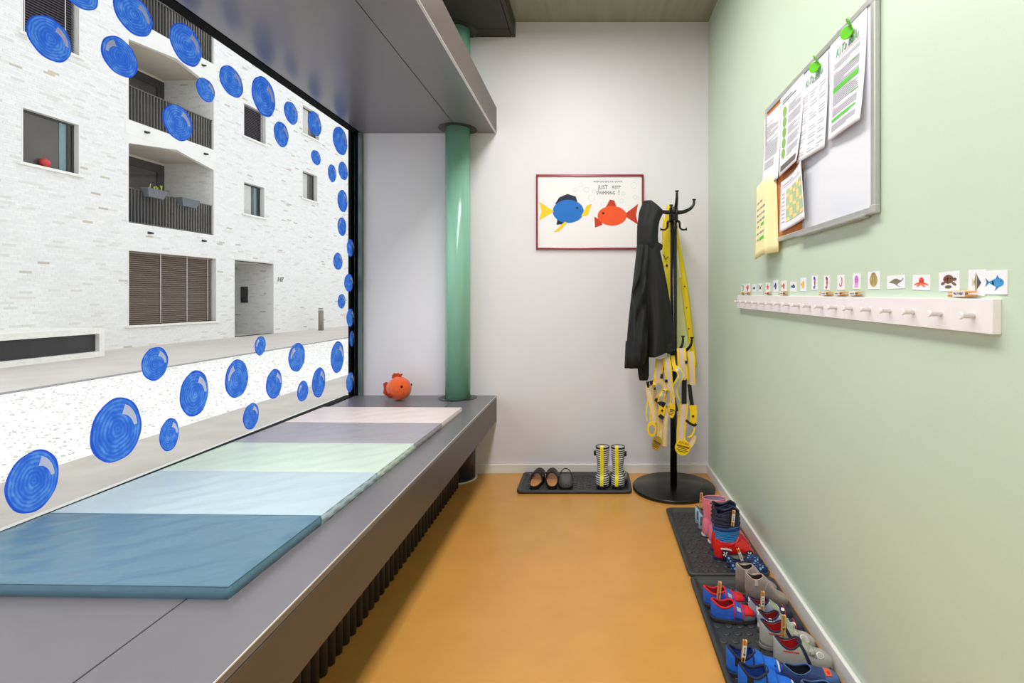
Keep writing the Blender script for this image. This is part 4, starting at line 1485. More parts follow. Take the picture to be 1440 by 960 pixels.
# ---------------------------------------------------------------- papers (A4) pinned to the board
m_sheet = mat('printer_paper', (238, 236, 242), 0.7, var=0.005)
m_txt = mat('grey_print', (168, 166, 174), 0.7)
m_txd = mat('dark_print', (112, 110, 120), 0.7)
m_hlg = mat('green_highlighter', (98, 206, 62), 0.6)
m_logo = mat('logo_green', (96, 164, 120), 0.6)
m_salm = mat('salmon_print', (224, 150, 130), 0.6)
m_dot = mat('leaf_green_print', (140, 184, 92), 0.6)
m_foot = mat('footer_photo_print', (108, 96, 92), 0.7, var=0.3, scale=60)
m_yel = mat('calendar_yellow', (244, 220, 150), 0.7)
m_cg = mat('calendar_green', (178, 206, 160), 0.7)


def paper(label, u, v, W, H, fn, rot=0.0, base=0.016, name='paper_sheet', m=None, cat='paper', group='papers on the notice board'):
    """sheet whose top left corner is at (u, v) on the board; fn(x, y) = distance it stands off"""
    M = on_right(XR, YF - u, 1.411 + v) @ Matrix.Rotation(rot, 4, 'Z') @ Matrix.Translation((0, 0, base))
    t = thing(name, label, cat, mtx=M, group=group)
    bm = BM()
    grid(bm, lambda a, b_: (a * W, -b_ * H, fn(a, b_)), 14, 18)
    o = obj('sheet', bm, m or m_sheet, t, fix=False)
    solid(o, 0.0005, 1)
    return t


def printed(t, name, rects, W, H, fn, m, eps=0.0011):
    """rects (x0, x1, y0, y1) in fractions of the sheet, y down, following its curl"""
    bm = BM()
    for x0, x1, y0, y1 in rects:
        n = max(1, int((x1 - x0) * 10))
        up = [bm.verts.new(((x0 + (x1 - x0) * i / n) * W, -y0 * H, fn(x0 + (x1 - x0) * i / n, y0) + eps)) for i in range(n + 1)]
        lo = [bm.verts.new(((x0 + (x1 - x0) * i / n) * W, -y1 * H, fn(x0 + (x1 - x0) * i / n, y1) + eps)) for i in range(n + 1)]
        for i in range(n):
            bm.faces.new((up[i], lo[i], lo[i + 1], up[i + 1]))
    return obj(name, bm, m, t, fix=False)


def textlines(rnd, x0, x1, y0, y1, pitch=0.021, h=0.0075, gaps=()):
    out, y, k = [], y0, 0
    while y < y1:
        if k not in gaps:
            out.append((x0, x1 if rnd.random() < 0.7 else x0 + (x1 - x0) * rnd.uniform(0.4, 0.95), y, y + h))
        y += pitch; k += 1
    return out


rnd = random.Random(11)
f4 = lambda a, b_: 0.001 + 0.020 * b_ ** 2 * (0.45 + 0.55 * a) + 0.004 * math.sin(a * PI) * b_
W, H = 0.222, 0.312
t = paper('letter with bright green highlighted lines under the nearer green clip', YF - 1.668, 0.578, W, H, f4, 0.0, 0.0165)
printed(t, 'printed_lines', textlines(rnd, 0.13, 0.86, 0.25, 0.31, 0.020) + textlines(rnd, 0.13, 0.86, 0.35, 0.48, 0.018) + textlines(rnd, 0.13, 0.86, 0.55, 0.66, 0.018)
        + textlines(rnd, 0.13, 0.86, 0.71, 0.78, 0.018) + textlines(rnd, 0.13, 0.86, 0.86, 0.93, 0.018), W, H, f4, m_txt)
printed(t, 'salmon_lines', [(0.25, 0.86, 0.205, 0.211), (0.13, 0.25, 0.332, 0.339), (0.13, 0.25, 0.690, 0.697)], W, H, f4, m_salm)
printed(t, 'highlighter_lines', [(0.13, 0.86, 0.485, 0.498), (0.13, 0.86, 0.503, 0.520), (0.13, 0.86, 0.525, 0.536), (0.60, 0.80, 0.352, 0.362),
                                 (0.68, 0.88, 0.660, 0.670), (0.13, 0.84, 0.795, 0.812), (0.13, 0.70, 0.818, 0.828)], W, H, f4, m_hlg, 0.0016)['label'] = 'bright green highlighter strokes'
text('logo_lettering', 'KiTa Balu', 0.036, m_logo, t, W * 0.50, -H * 0.155, 0.0035, shear=0.35, sx=1.0)
f3 = lambda a, b_: 0.001 + 0.018 * b_ ** 2 * (1.2 - 0.5 * a)
W, H = 0.205, 0.315
t = paper('letter with three printed columns under the farther green clip', YF - 1.885, 0.572, W, H, f3, 0.0, 0.0175)
printed(t, 'printed_lines', [(0.42, 0.72, 0.185, 0.196)] + sum([textlines(rnd, x, x + w_, 0.27, 0.95, 0.030, 0.007, gaps=(3, 6, 7, 11, 12, 15, 18, 20)) for x, w_ in ((0.06, 0.2), (0.35, 0.28), (0.7, 0.24))], []), W, H, f3, m_txt)
text('logo_lettering', 'KiTa Balu', 0.036, m_logo, t, W * 0.48, -H * 0.145, 0.0035, shear=0.35, sx=1.0)
f2 = lambda a, b_: 0.002 + 0.030 * b_ ** 2 * (0.3 + 0.7 * a)
W, H = 0.232, 0.318
t = paper('sheet with a column of five green dots on the cork half', YF - 2.105, 0.575, W, H, f2, 0.02, 0.0175)
printed(t, 'heading_lines', [(0.12, 0.55, 0.065, 0.078), (0.12, 0.72, 0.095, 0.108)], W, H, f2, m_txd)
printed(t, 'printed_lines', sum([textlines(rnd, 0.38, 0.92, 0.19 + q * 0.132, 0.28 + q * 0.132, 0.021) for q in range(5)], []), W, H, f2, m_txt)
bm = BM()
for q in range(5):
    cy = 0.22 + q * 0.132
    c = [bm.verts.new(((0.22 + 0.085 * math.cos(2 * PI * k / 24)) * W, -cy * H + 0.085 * W * math.sin(2 * PI * k / 24), f2(0.22, cy) + 0.0018)) for k in range(24)]
    bm.faces.new(c)
obj('green_dots', bm, m_dot, t, fix=False)
printed(t, 'footer_picture', [(0.10, 0.92, 0.885, 0.955)], W, H, f2, m_foot)
f1 = lambda a, b_: 0.001 + 0.012 * b_ ** 2
W, H = 0.205, 0.305
t = paper('dense letter at the far edge of the cork half, half under the dotted sheet', YF - 2.312, 0.560, W, H, f1, 0.0, 0.0165)
printed(t, 'printed_lines', textlines(rnd, 0.12, 0.88, 0.16, 0.33, 0.022) + textlines(rnd, 0.12, 0.88, 0.37, 0.62, 0.022) + textlines(rnd, 0.12, 0.7, 0.66, 0.76, 0.022), W, H, f1, m_txt)
printed(t, 'salmon_lines', [(0.12, 0.6, 0.115, 0.123)], W, H, f1, m_salm)
# calendar
f5 = lambda a, b_: 0.002 + 0.030 * a * a * (1 - 0.3 * b_) + 0.01 * b_ * (1 - a)
W, H = 0.275, 0.205
t = paper('timetable with yellow and green squares curling off the cork half', YF - 2.105, 0.237, W, H, f5, 0.06, 0.0155)
cells_y, cells_g = [], []
for i in range(5):
    for j in range(8):
        c = (0.24 + i * 0.145, 0.24 + (i + 1) * 0.145 - 0.006, 0.24 + j * 0.078, 0.24 + (j + 1) * 0.078 - 0.004)
        (cells_y if (i + j + (j // 3)) % 2 else cells_g).append(c)
printed(t, 'yellow_squares', cells_y, W, H, f5, m_yel)
printed(t, 'green_squares', cells_g, W, H, f5, m_cg)
printed(t, 'printed_lines', [(0.08, 0.55, 0.10, 0.112), (0.08, 0.9, 0.15, 0.158)] + [(0.07, 0.18, 0.27 + q * 0.078, 0.285 + q * 0.078) for q in range(8)]
        + [(0.45, 0.60, 0.25, 0.27), (0.28, 0.33, 0.25, 0.27), (0.46, 0.52, 0.29, 0.31)], W, H, f5, m_txt, 0.001)
# yellow note, folded outwards at the far end of the board
m_note = mat('yellow_note_paper', (246, 236, 178), 0.7, var=0.01)
m_blue = mat('blue_pen', (106, 128, 172), 0.7)
nt_ = thing('paper_note', 'folded yellow handwritten note hanging from the far end of the notice board', 'note', mtx=on_right(XR, 2.15, 1.695) @ Matrix.Translation((0, 0, 0.017)), group='papers on the notice board')
NWD, NHT = 0.225, 0.325


def note_pt(a, b_):
    # path in plan: from the pinned edge outwards, then bending flat away from the board
    s = a * NWD
    k = 0.072
    if s < k:
        x, z = -s * 0.32, s * 0.55
    else:
        q = s - k
        x, z = -k * 0.32 - q * 0.99, k * 0.55 - q * 0.035 - 0.05 * q * q
    return (x + 0.02 * b_ * (a < 0.001), -b_ * NHT - 0.02 * a, 0.001 + z * (0.85 + 0.25 * b_))


bm = BM(); grid(bm, note_pt, 20, 10)
solid(obj('sheet', bm, m_note, nt_, fix=False), 0.0005, 0)


def note_strokes(rects, name, m, eps=0.0012):
    bm = BM()
    for a0, a1, b0, b1 in rects:
        vs = []
        for a, b_ in ((a0, b0), (a0, b1), (a1, b1), (a1, b0)):
            p = note_pt(a, b_); vs.append(bm.verts.new((p[0], p[1], p[2] + eps)))
        bm.faces.new(vs)
    obj(name, bm, m, nt_, fix=False)


rnd = random.Random(5)
ws = []
for row, (y, nw) in enumerate(((0.24, 2), (0.33, 3), (0.41, 3), (0.49, 3), (0.56, 1), (0.66, 3), (0.74, 1))):
    x = 0.88
    for w_ in range(nw):
        for l in range(4):
            ws.append((x, x - 0.012, y + rnd.uniform(-.008, .008), y + 0.028 + rnd.uniform(-.006, .006)))
            ws.append((x, x - 0.030, y + 0.012 + rnd.uniform(-.01, .01), y + 0.018 + rnd.uniform(-.01, .01)))
            x -= 0.038
        x -= 0.03
note_strokes(ws, 'handwriting', m_blue)
note_strokes([(0.62, 0.42, 0.555, 0.59), (0.70, 0.40, 0.735, 0.78)], 'highlighter_lines', m_hlg, 0.0009)

# green bulldog-style magnet clips
m_clip = mat('lime_green_plastic', (104, 206, 30), 0.35, coat=0.3)
for yy, zz, lab in ((1.752, 1.963, 'lime green round clip farther along the notice board top'), (1.530, 1.966, 'lime green round clip nearer the white board end')):
    t = thing('board_clip', lab, 'clip', mtx=on_right(XR - 0.020, yy, zz), group='lime green board clips')
    bm = BM()
    prism(bm, ell(0, 0, 0.0215, 0.0185), 0.0, 0.006, Matrix.Translation((0, -0.004, 0.010)) @ Matrix.Rotation(0.10, 4, 'X') @ Matrix.Rotation(0.45, 4, 'Y'))
    bevel(obj('front_plate', bm, m_clip, t), 0.0015)
    bm = BM()
    prism(bm, [(-0.008, -0.002), (0.008, -0.002), (0.011, 0.018), (0.004, 0.026), (-0.006, 0.024), (-0.011, 0.016)], 0.000, 0.004, Matrix.Translation((0.022, 0.006, 0.010)) @ Matrix.Rotation(-0.5, 4, 'Z') @ Matrix.Rotation(0.7, 4, 'X'))
    bevel(obj('lever', bm, m_clip, t), 0.001)
    bm = BM(); ellipsoid(bm, (0.019, 0.006, 0.0160), (0.004, 0.004, 0.004), 10, 6)
    obj('rivet', bm, m_alu, t)
    bm = BM(); box(bm, -0.006, 0.006, -0.010, 0.004, 0.0003, 0.012)
    obj('magnet_foot', bm, m_clip, t)
# ================================================================ COAT STAND
m_stand = mat('satin_black_steel', (17, 16, 16), 0.24, 0.1)
SX, SY = 0.503, 3.215
st = thing('coat_stand', 'black coat stand with round base between end wall and green wall', 'coat stand', (SX, SY, 0))
bm = BM(); lathe(bm, [(0.0, 0.001), (0.247, 0.001), (0.2525, 0.005), (0.2525, 0.017), (0.248, 0.021), (0.05, 0.024), (0.0, 0.024)][1:-1], 72)
obj('base', bm, m_stand, st)
bm = BM(); tube(bm, [(0, 0, 0.02), (0, 0, 1.70)], 0.0215, 20)
obj('pole', bm, m_stand, st)
bm = BM(); lathe(bm, [(0.026, 1.655), (0.028, 1.66), (0.028, 1.735), (0.024, 1.742)], 24)
obj('hub', bm, m_stand, st)


def stand_arm(ang, rr, z0, up, name, r=0.0085, knob=0.013):
    """hook that leaves the pole, sweeps out and up, and ends in a flat knob"""
    c, s = math.cos(ang), math.sin(ang)
    pr = spline([(0.016, z0 - 0.004, 0), (rr * 0.42, z0 - 0.003, 0), (rr * 0.76, z0 + up * 0.20, 0), (rr * 0.96, z0 + up * 0.58, 0), (rr, z0 + up, 0)], 5)
    bm = BM()
    tube(bm, [(p.x * c, p.x * s, p.y) for p in pr], [r * (1.65 - 0.85 * i / len(pr)) for i in range(len(pr))], 10)
    e = pr[-1]
    lathe(bm, [(0.005, e.y - 0.004), (knob * 0.8, e.y), (knob, e.y + 0.003), (knob * 0.9, e.y + 0.006), (0.002, e.y + 0.008)], 16, e.x * c, e.x * s)
    obj(name, bm, m_stand, st)


def small_hook(ang, z0):
    c, s = math.cos(ang), math.sin(ang)
    pr = spline([(0.018, z0 + 0.055, 0), (0.036, z0 + 0.045, 0), (0.040, z0 + 0.012, 0), (0.058, z0 - 0.002, 0), (0.080, z0 + 0.002, 0)], 5)
    bm = BM()
    tube(bm, [(p.x * c, p.x * s, p.y) for p in pr], [0.008 - 0.003 * i / len(pr) for i in range(len(pr))], 10)
    e = pr[-1]
    bmd = lathe(bm, [(0.0105, -0.002), (0.0105, 0.002)], 14)
    T = Matrix.Translation((e.x * c, e.x * s, e.y)) @ Matrix.Rotation(ang, 4, 'Z') @ Matrix.Rotation(PI / 2, 4, 'Y')
    for rg in bmd:
        for v in rg:
            v.co = T @ v.co
    obj('small_hook', bm, m_stand, st)


for a in (0.02, PI / 2, PI - 0.05, -PI / 2 - 0.0):
    stand_arm(a, 0.128 if a < 1 else (0.126 if a > 2 else 0.085), 1.715, {0.02: 0.072, -PI / 2: 0.098, PI - 0.05: 0.040}.get(a, 0.052), 'top_hook')
    small_hook(a, 1.605)
for a in (-0.42, 0.78, 2.6, -2.3):
    stand_arm(a, 0.115 if a < 0 else 0.10, 0.850, 0.085, 'lower_hook', 0.0075)

# ---------------------------------------------------------------- black jacket on the left hook
m_jk = mat('black_softshell', (13, 14, 16), 0.7, var=0.10, scale=10, bump=0.25, bscale=500)
m_jk2 = mat('black_lining', (24, 24, 27), 0.85)
JY = 3.10
KJ = JY / FPX


def jx(px):
    return (px - VPX) * KJ


def jz(py):
    return CAMZ - (py - VPY) * KJ


JKX, JKZ = jx(912), 0.0
jk = thing('black_jacket', 'black hooded jacket hanging on the left of the coat stand', 'jacket', (JKX, JY, 0))
rows = [(282, 906, 917, .012), (285, 904, 921, .030), (290, 901.5, 927, .045), (297, 899, 934, .060), (302, 898, 931.5, .066), (309, 897.2, 928, .072), (318, 896, 926, .080), (332, 895.6, 925, .080),
        (344, 895.5, 925.8, .075), (352, 895, 928, .078), (370, 893, 932, .085), (400, 889.5, 938, .09), (430, 886, 943, .095), (460, 883, 946.5, .10),
        (485, 881, 948, .105), (500, 880, 948.5, .105)]


def interp(rs, y):
    for i in range(len(rs) - 1):
        if y <= rs[i + 1][0]:
            t = (y - rs[i][0]) / (rs[i + 1][0] - rs[i][0])
            return [rs[i][k] + (rs[i + 1][k] - rs[i][k]) * t for k in range(1, len(rs[0]))]
    return list(rs[-1][1:])


def folded_tube(name, rs, m, parent, ox, nz=44, na=48, fold=None, hem=None, cy=0.0):
    bm = BM()
    y0, y1 = rs[0][0], rs[-1][0]
    rings = []
    for i in range(nz + 1):
        py = y0 + (y1 - y0) * i / nz
        xl, xr, dp = interp(rs, py)
        xl, xr = jx(xl) - ox, jx(xr) - ox
        ring = []
        for k in range(na):
            a = 2 * PI * k / na
            ca, sa = math.cos(a), math.sin(a)
            x = (xl + xr) / 2 + (xr - xl) / 2 * ca
            y = cy - dp * math.copysign(abs(sa) ** 0.8, sa) * 0.8
            z = jz(py)
            if fold:
                dy, dz = fold(ca, sa, i / nz)
                y += dy; z += dz
            if hem and i == nz:
                z += hem(ca, sa)
            ring.append(bm.verts.new((x, y, z)))
        rings.append(ring)
    for i in range(nz):
        for k in range(na):
            f = bm.faces.new((rings[i][k], rings[i][(k + 1) % na], rings[i + 1][(k + 1) % na], rings[i + 1][k]))
            f.smooth = True
    f = bm.faces.new(rings[0][::-1])
    f = bm.faces.new(rings[-1])
    return obj(name, bm, m, parent)


def jfold(ca, sa, t):
    k = min(1, t * 2.2)
    d = 0.013 * math.sin(8 * ca + 2.2 * t) + 0.006 * math.sin(17 * ca - 3 * t + 1)
    if sa > 0:
        d += -0.045 * math.exp(-((ca - 0.12) / 0.16) ** 2) * t   # proud front edge
        d += 0.026 * math.exp(-((ca + 0.18) / 0.10) ** 2) * t   # deep fold beside the sleeve
    return d * k, 0.02 * ca * t * (1 if t > 0.9 else 0)


hood = folded_tube('hood', [r for r in rows if r[0] <= 344] + [(352, 899, 925, .06)], m_jk, jk, JKX, 24, 40,
                   lambda ca, sa, t: (0.006 * math.sin(7 * ca + 4 * t) * (1 - t) + (-0.012 * math.exp(-((ca - 0.3) / 0.3) ** 2) if sa > 0 else 0), 0))
body = folded_tube('body', [(338, 897, 924, .062), (346, 895.4, 928, .074)] + [r for r in rows if r[0] > 346], m_jk, jk, JKX, 48, 64, jfold,
                   lambda ca, sa: 0.018 * ca - 0.03 * (ca < -0.2))
# sleeve in front, left half, ending in a folded cuff below the hem
KS = JY - 0.09
sl = [(346, 897, 909, .030), (360, 894.5, 910, .052), (390, 891, 908, .060), (412, 886.5, 907, .066), (420, 887.5, 908, .056), (435, 890, 908, .056), (465, 890, 909, .062), (488, 889, 909, .070), (498, 891, 908, .058), (505, 895, 905, .030)]
folded_tube('sleeve', sl, m_jk, jk, JKX, 44, 32,
            lambda ca, sa, t: (0.018 * math.sin(24 * t + 3.5 * ca) * math.exp(-((t - 0.46) / 0.18) ** 2) + 0.009 * math.sin(5 * ca + 6 * t) + 0.014 * math.sin(22 * t - ca) * math.exp(-((t - 0.93) / 0.1) ** 2), 0), cy=-0.075)
bk = [(480, 880, 905, .04), (505, 879, 903, .045), (518, 878.3, 902, .045)]
folded_tube('rear_hem', bk, m_jk, jk, JKX, 10, 32, lambda ca, sa, t: (0.006 * math.sin(8 * ca), 0), cy=0.03)
bk = [(495, 897, 914, .03), (515, 897, 914, .034), (530, 898.5, 914, .032), (536, 900, 912, .024)]
folded_tube('rear_sleeve', bk, m_jk2, jk, JKX, 12, 28, lambda ca, sa, t: (0.005 * math.sin(7 * ca), 0), cy=0.045)
# collar corner
bm = BM()
prism(bm, [(0.0, 0.0), (0.033, -0.018), (0.030, -0.045), (0.006, -0.062)], -0.006, 0.006,
      Matrix.Translation((jx(924) - JKX, -0.01, jz(340))) @ Matrix.Rotation(PI / 2, 4, 'X'))
bevel(obj('collar', bm, m_jk, jk), 0.003)
bm = BM(); tube(bm, [(jx(920) - JKX, -0.102, jz(487)), (jx(920.5) - JKX, -0.104, jz(498))], 0.0022, 8)
obj('zip_pull', bm, m_spring, jk)

# ---------------------------------------------------------------- yellow raincoat behind the pole
m_rc = mat('yellow_raincoat', (236, 208, 8), 0.35, var=0.05, scale=8, coat=0.2)
m_rcl = mat('pale_lime_lining', (230, 240, 176), 0.6, var=0.04, scale=8)
RY = 3.345
KR = RY / FPX


def rp(px, py, dy=0.0):
    return Vector(((px - VPX) * KR - RX0, dy, CAMZ - (py - VPY) * KR))


RX0 = (947 - VPX) * KR
rc = thing('yellow_raincoat', 'open yellow raincoat hanging on the rear hook behind the pole', 'raincoat', (RX0, RY, 0))


def strip(name, cl, m, dy=0.0, t=0.004, curve=0.0, n=30):
    """centre line rows (py, left px, right px)"""
    bm = BM()

    def fn(u, v):
        py = cl[0][0] + (cl[-1][0] - cl[0][0]) * v
        a, b_ = interp(cl, py)
        p = rp(a + (b_ - a) * u, py, dy)
        p.y += curve * math.sin(u * PI) + 0.004 * math.sin(v * 14 + u * 4)
        return p
    grid(bm, fn, 8, n)
    o = obj(name, bm, m, rc)
    solid(o, t, 0)
    return o


strip('lining', [(330, 940, 952), (345, 934, 958), (400, 934, 964), (450, 936, 968), (490, 938, 972), (505, 940, 974)], m_rcl, 0.045, curve=0.02)['label'] = 'pale lime inside of the raincoat'
strip('right_front', [(300, 948, 951), (325, 949, 953.5), (345, 951.5, 957), (353, 953, 958.5), (370, 954.5, 962), (400, 957, 966.5), (430, 961.5, 970.5), (460, 965, 974), (490, 970, 977), (516, 972.5, 980)], m_rc, 0.0, curve=-0.012)
strip('left_front', [(305, 933, 941), (325, 931.5, 944), (345, 931, 946), (375, 933, 946), (400, 935.5, 944), (440, 939.5, 944)], m_rc, 0.005, curve=-0.015)
bm = BM(); ellipsoid(bm, rp(940.3, 303, -0.01), (0.024, 0.045, 0.075), 18, 12)
obj('hood', bm, m_rc, rc)
bm = BM()
for u in (937.2,):
    ellipsoid(bm, rp(u, 373.5, -0.018), (0.0075, 0.004, 0.0085), 12, 8)
obj('snap', bm, m_ink, rc)
for px, py in ((962.3, 402.6), (965.4, 432.6), (968.2, 462)):
    bm = BM(); ellipsoid(bm, rp(px, py, -0.014), (0.0052, 0.003, 0.0055), 12, 8)
    obj('snap', bm, m_ink, rc)
bm = BM(); ribbon(bm, [rp(952, 352, -0.004), rp(954.5, 372, -0.006), rp(956.5, 390, -0.006)], 0.011, (1, 0, 0), 0.003)
obj('white_tape', bm, m_tagp, rc)
bm = BM(); ribbon(bm, [rp(932.5, 358, -0.02), rp(935, 365, -0.022), rp(939, 361, -0.02)], 0.006, (0, 0, 1), 0.003)
obj('collar_tab', bm, m_ink, rc)

# ---------------------------------------------------------------- reflective safety collars on the lower hooks
m_sy = mat('safety_yellow_edge', (240, 202, 10), 0.6, var=0.05)
m_sb = mat('cream_felt_band', (212, 194, 180), 0.85, var=0.04, scale=30, bump=0.2, bscale=200)
m_sg = mat('grey_reflector', (176, 178, 184), 0.25, 0.3)
m_sk = mat('black_webbing', (22, 22, 24), 0.8)
VY = 3.105
KV = VY / FPX


class Vest:
    def __init__(s, label, px, py):
        s.o = (((px - VPX) * KV), VY, CAMZ - (py - VPY) * KV)
        s.t = thing('safety_collar', label, 'safety vest', s.o, 0, 'reflective safety collars on the coat stand')

    def p(s, px, py, dy=0.0):
        k = (VY + dy) / FPX
        return Vector(((px - VPX) * k - s.o[0], dy, CAMZ - (py - VPY) * k - s.o[2]))

    def band(s, pts, w, side=(1, 0, 0.0), core=True, corem=None):
        P = spline([s.p(*q) for q in pts], 6)
        W = w * KV
        bm = BM(); ribbon(bm, P, W, side, 0.004)
        o = obj('yellow_edging', bm, m_sy, s.t)
        if core:
            bm = BM(); ribbon(bm, P, W * 0.56, side, 0.007)
            obj('felt_band', bm, corem or m_sb, s.t)

    def strap(s, pts, w, side=(1, 0, 0)):
        P = spline([s.p(*q) for q in pts], 5)
        bm = BM(); ribbon(bm, P, w * KV, side, 0.004)
        obj('black_strap', bm, m_sk, s.t)

    def disc(s, px, py, rx, ry, dy, rot=0.0, center=None, lines=True, m=None):
        T = Matrix.Translation(s.p(px, py, dy)) @ Matrix.Rotation(PI / 2, 4, 'X')
        bm = BM(); prism(bm, ell(0, 0, rx * KV, ry * KV, 32, rot), -0.004, 0.004, T)
        o = bevel(obj('end_disc', bm, m or m_sy, s.t), 0.0015)
        if center:
            bm = BM(); prism(bm, ell(0, 0, rx * KV * center, ry * KV * center, 28, rot), 0.004, 0.0055, T)
            obj('reflector', bm, m_sg, s.t)
        if lines:
            bm = BM()
            for q, (w, l) in enumerate(((0.22, 0.82), (0.10, 0.8), (-0.08, 0.62), (-0.30, 0.74), (-0.5, 0.5))):
                y = w * ry * KV
                l = l * rx * KV
                prism(bm, [(-l, y - 0.0022), (l, y - 0.0022), (l, y + 0.0012), (-l, y + 0.0012)], 0.004, 0.0049, T @ Matrix.Rotation(rot - 0.25, 4, 'Z'))
            obj('printed_lines', bm, m_ink, s.t)
            if rx > 9:
                tl_ = text('lettering', 'KiTa Balu', 0.016, m_ink, s.t, 0, 0, 0, shear=0.3)
                tl_.matrix_local = T @ Matrix.Rotation(-0.25, 4, 'Z') @ Matrix.Translation((0, ry * KV * 0.58, 0.0042))
        return T

    def diamond(s, px, py, r, dy):
        T = Matrix.Translation(s.p(px, py, dy)) @ Matrix.Rotation(PI / 2, 4, 'X')
        bm = BM(); prism(bm, [(-r * KV, 0), (0, -r * KV), (r * KV, 0), (0, r * KV)], 0.0035, 0.0048, T)
        obj('diamond_mark', bm, m_ink, s.t)

    def buckle(s, px, py, w, h, dy):
        c = s.p(px, py, dy)
        bm = BM(); box(bm, c.x - w * KV / 2, c.x + w * KV / 2, c.y - 0.007, c.y + 0.003, c.z - h * KV / 2, c.z + h * KV / 2)
        bevel(obj('buckle', bm, m_sk, s.t), 0.002)


# the clear one on the right
v = Vest('safety collar on the right lower hook with a large round printed yellow disc', 965, 486)
v.band([(958, 489.5, 0.0), (958.5, 500, -0.012), (960, 515, -0.016), (961.5, 534, -0.016)], 12.5)
v.strap([(962.3, 532, -0.017), (962, 550, -0.019), (962, 568, -0.018)], 7)
v.band([(961.5, 566, -0.016), (960, 585, -0.02), (958, 602, -0.024), (957.5, 622, -0.026)], 12.5)
v.band([(971, 494, 0.03), (972.5, 505, 0.02), (972.5, 520, 0.012), (973, 541, 0.008)], 9.5)
v.strap([(969.5, 540, 0.008), (971, 555, 0.006), (973.5, 572, 0.004)], 5.5)
v.band([(974.5, 569.5, 0.0), (975.3, 582, -0.004), (974, 596, -0.006)], 10, core=False)
v.diamond(974.5, 584.8, 2.0, -0.006)
v.strap([(964.5, 590.5, -0.024), (970, 595, -0.020), (976.5, 598, -0.012), (978.8, 595.5, -0.01)], 3.4, (0, 0, 1))
v.band([(976.5, 598, -0.01), (975.5, 607, -0.014), (971, 613.5, -0.022), (966.5, 614.5, -0.028)], 2.2, core=False)
v.band([(976.5, 612, -0.01), (974.5, 620, -0.016), (969, 628, -0.026)], 6.5)
v.disc(960, 629, 10.8, 11, -0.036)
v.buckle(965, 509, 3.2, 4, -0.022)
# the middle one
v = Vest('safety collar in the middle front of the coat stand, ending in a narrow yellow tongue', 938, 505)
v.band([(936.5, 503, -0.02), (939, 515, -0.045), (941, 540, -0.05), (943.5, 560, -0.05), (944.5, 578, -0.052)], 10.5)
v.disc(944.6, 577.5, 4.2, 10, -0.058)
v.band([(946, 500, 0.0), (947.5, 512, -0.03), (950.5, 521, -0.045)], 5.5, core=False)
v.band([(947, 517, -0.03), (954, 520, -0.045), (957.5, 528, -0.05), (953.5, 536, -0.05), (948.5, 546, -0.045), (950, 558, -0.04), (954, 565, -0.035)], 8.5, (0.8, 0, 0.6), corem=m_sg)
v.strap([(947.5, 553, -0.04), (949, 565, -0.042), (952, 578, -0.04)], 4.2)
v.buckle(936.8, 535.5, 4, 4, -0.056)
# left of the middle, rolled
v = Vest('safety collar left of the middle one, rolled up with a grey reflector', 927, 507)
v.band([(928, 505, -0.01), (926.5, 518, -0.03), (924.5, 536, -0.045)], 11.5)
v.band([(917.8, 545, -0.045), (921, 538, -0.055), (926, 535.8, -0.06), (932, 539, -0.06), (934.8, 546, -0.055), (930, 553, -0.05), (924.5, 560, -0.046)], 6.5, (0.35, -0.2, 0.8))
v.band([(928, 566, -0.05), (931, 557, -0.062), (936, 550.5, -0.066), (939.5, 553, -0.06), (940, 563, -0.055), (937, 570, -0.05)], 8, (0.7, -0.3, 0.6), corem=m_sg)
v.strap([(930.5, 520, -0.03), (930.5, 532, -0.045)], 4.5)
v.strap([(922, 560, -0.04), (929, 566, -0.055), (936, 570.5, -0.05)], 7, (0.2, 0, 1))
v.band([(931.5, 566, -0.05), (931, 575, -0.052), (929.5, 583, -0.05)], 9, core=False)
v.diamond(931, 577, 2.0, -0.052)
v.strap([(927, 583.5, -0.05), (933, 588.5, -0.054)], 5, (0.2, 0, 1))
v.band([(940, 562, -0.03), (938.5, 578, -0.04), (936, 592, -0.045), (935.5, 606, -0.045), (934.5, 627, -0.04)], 5.5)
# the far left one with the ring
v = Vest('leftmost safety collar, ending in a yellow ring with a grey centre', 914, 545)
v.band([(911, 542, -0.01), (912.5, 553, -0.03), (916, 570, -0.045), (919, 584, -0.05), (920, 594, -0.05)], 6.5)
v.band([(916.5, 543, -0.02), (914, 560, -0.03), (911.3, 578, -0.04), (912.5, 592, -0.046)], 6.5, corem=m_sg)
v.disc(916.6, 603, 6.6, 10.5, -0.054, center=0.58, lines=False)
v.strap([(910.5, 536, -0.01), (913, 548, -0.02)], 4)
v.strap([(934, 505, 0.0), (932, 520, -0.02)], 6)
# the one hanging lowest on the left
m_sd = mat('mustard_disc', (176, 142, 22), 0.6)
v = Vest('safety collar hanging lowest left of the pole, with a mustard oval disc', 924, 560)
v.band([(921, 548, 0.01), (922.5, 566, 0.0), (924.5, 590, -0.015), (924, 614, -0.03)], 5.5)
v.band([(929.5, 588, 0.0), (930.5, 600, -0.015), (929, 612, -0.028), (927, 618, -0.034)], 4.5)
v.disc(923.5, 623, 6.6, 10, -0.040, rot=-0.25, m=m_sd)
v.strap([(916, 535, 0.02), (920, 550, 0.01)], 6)
# ================================================================ BOOT TRAYS
m_tray = mat('black_rubber_tray', (52, 53, 56), 0.45, var=0.05, scale=20, bump=0.12, bscale=300)


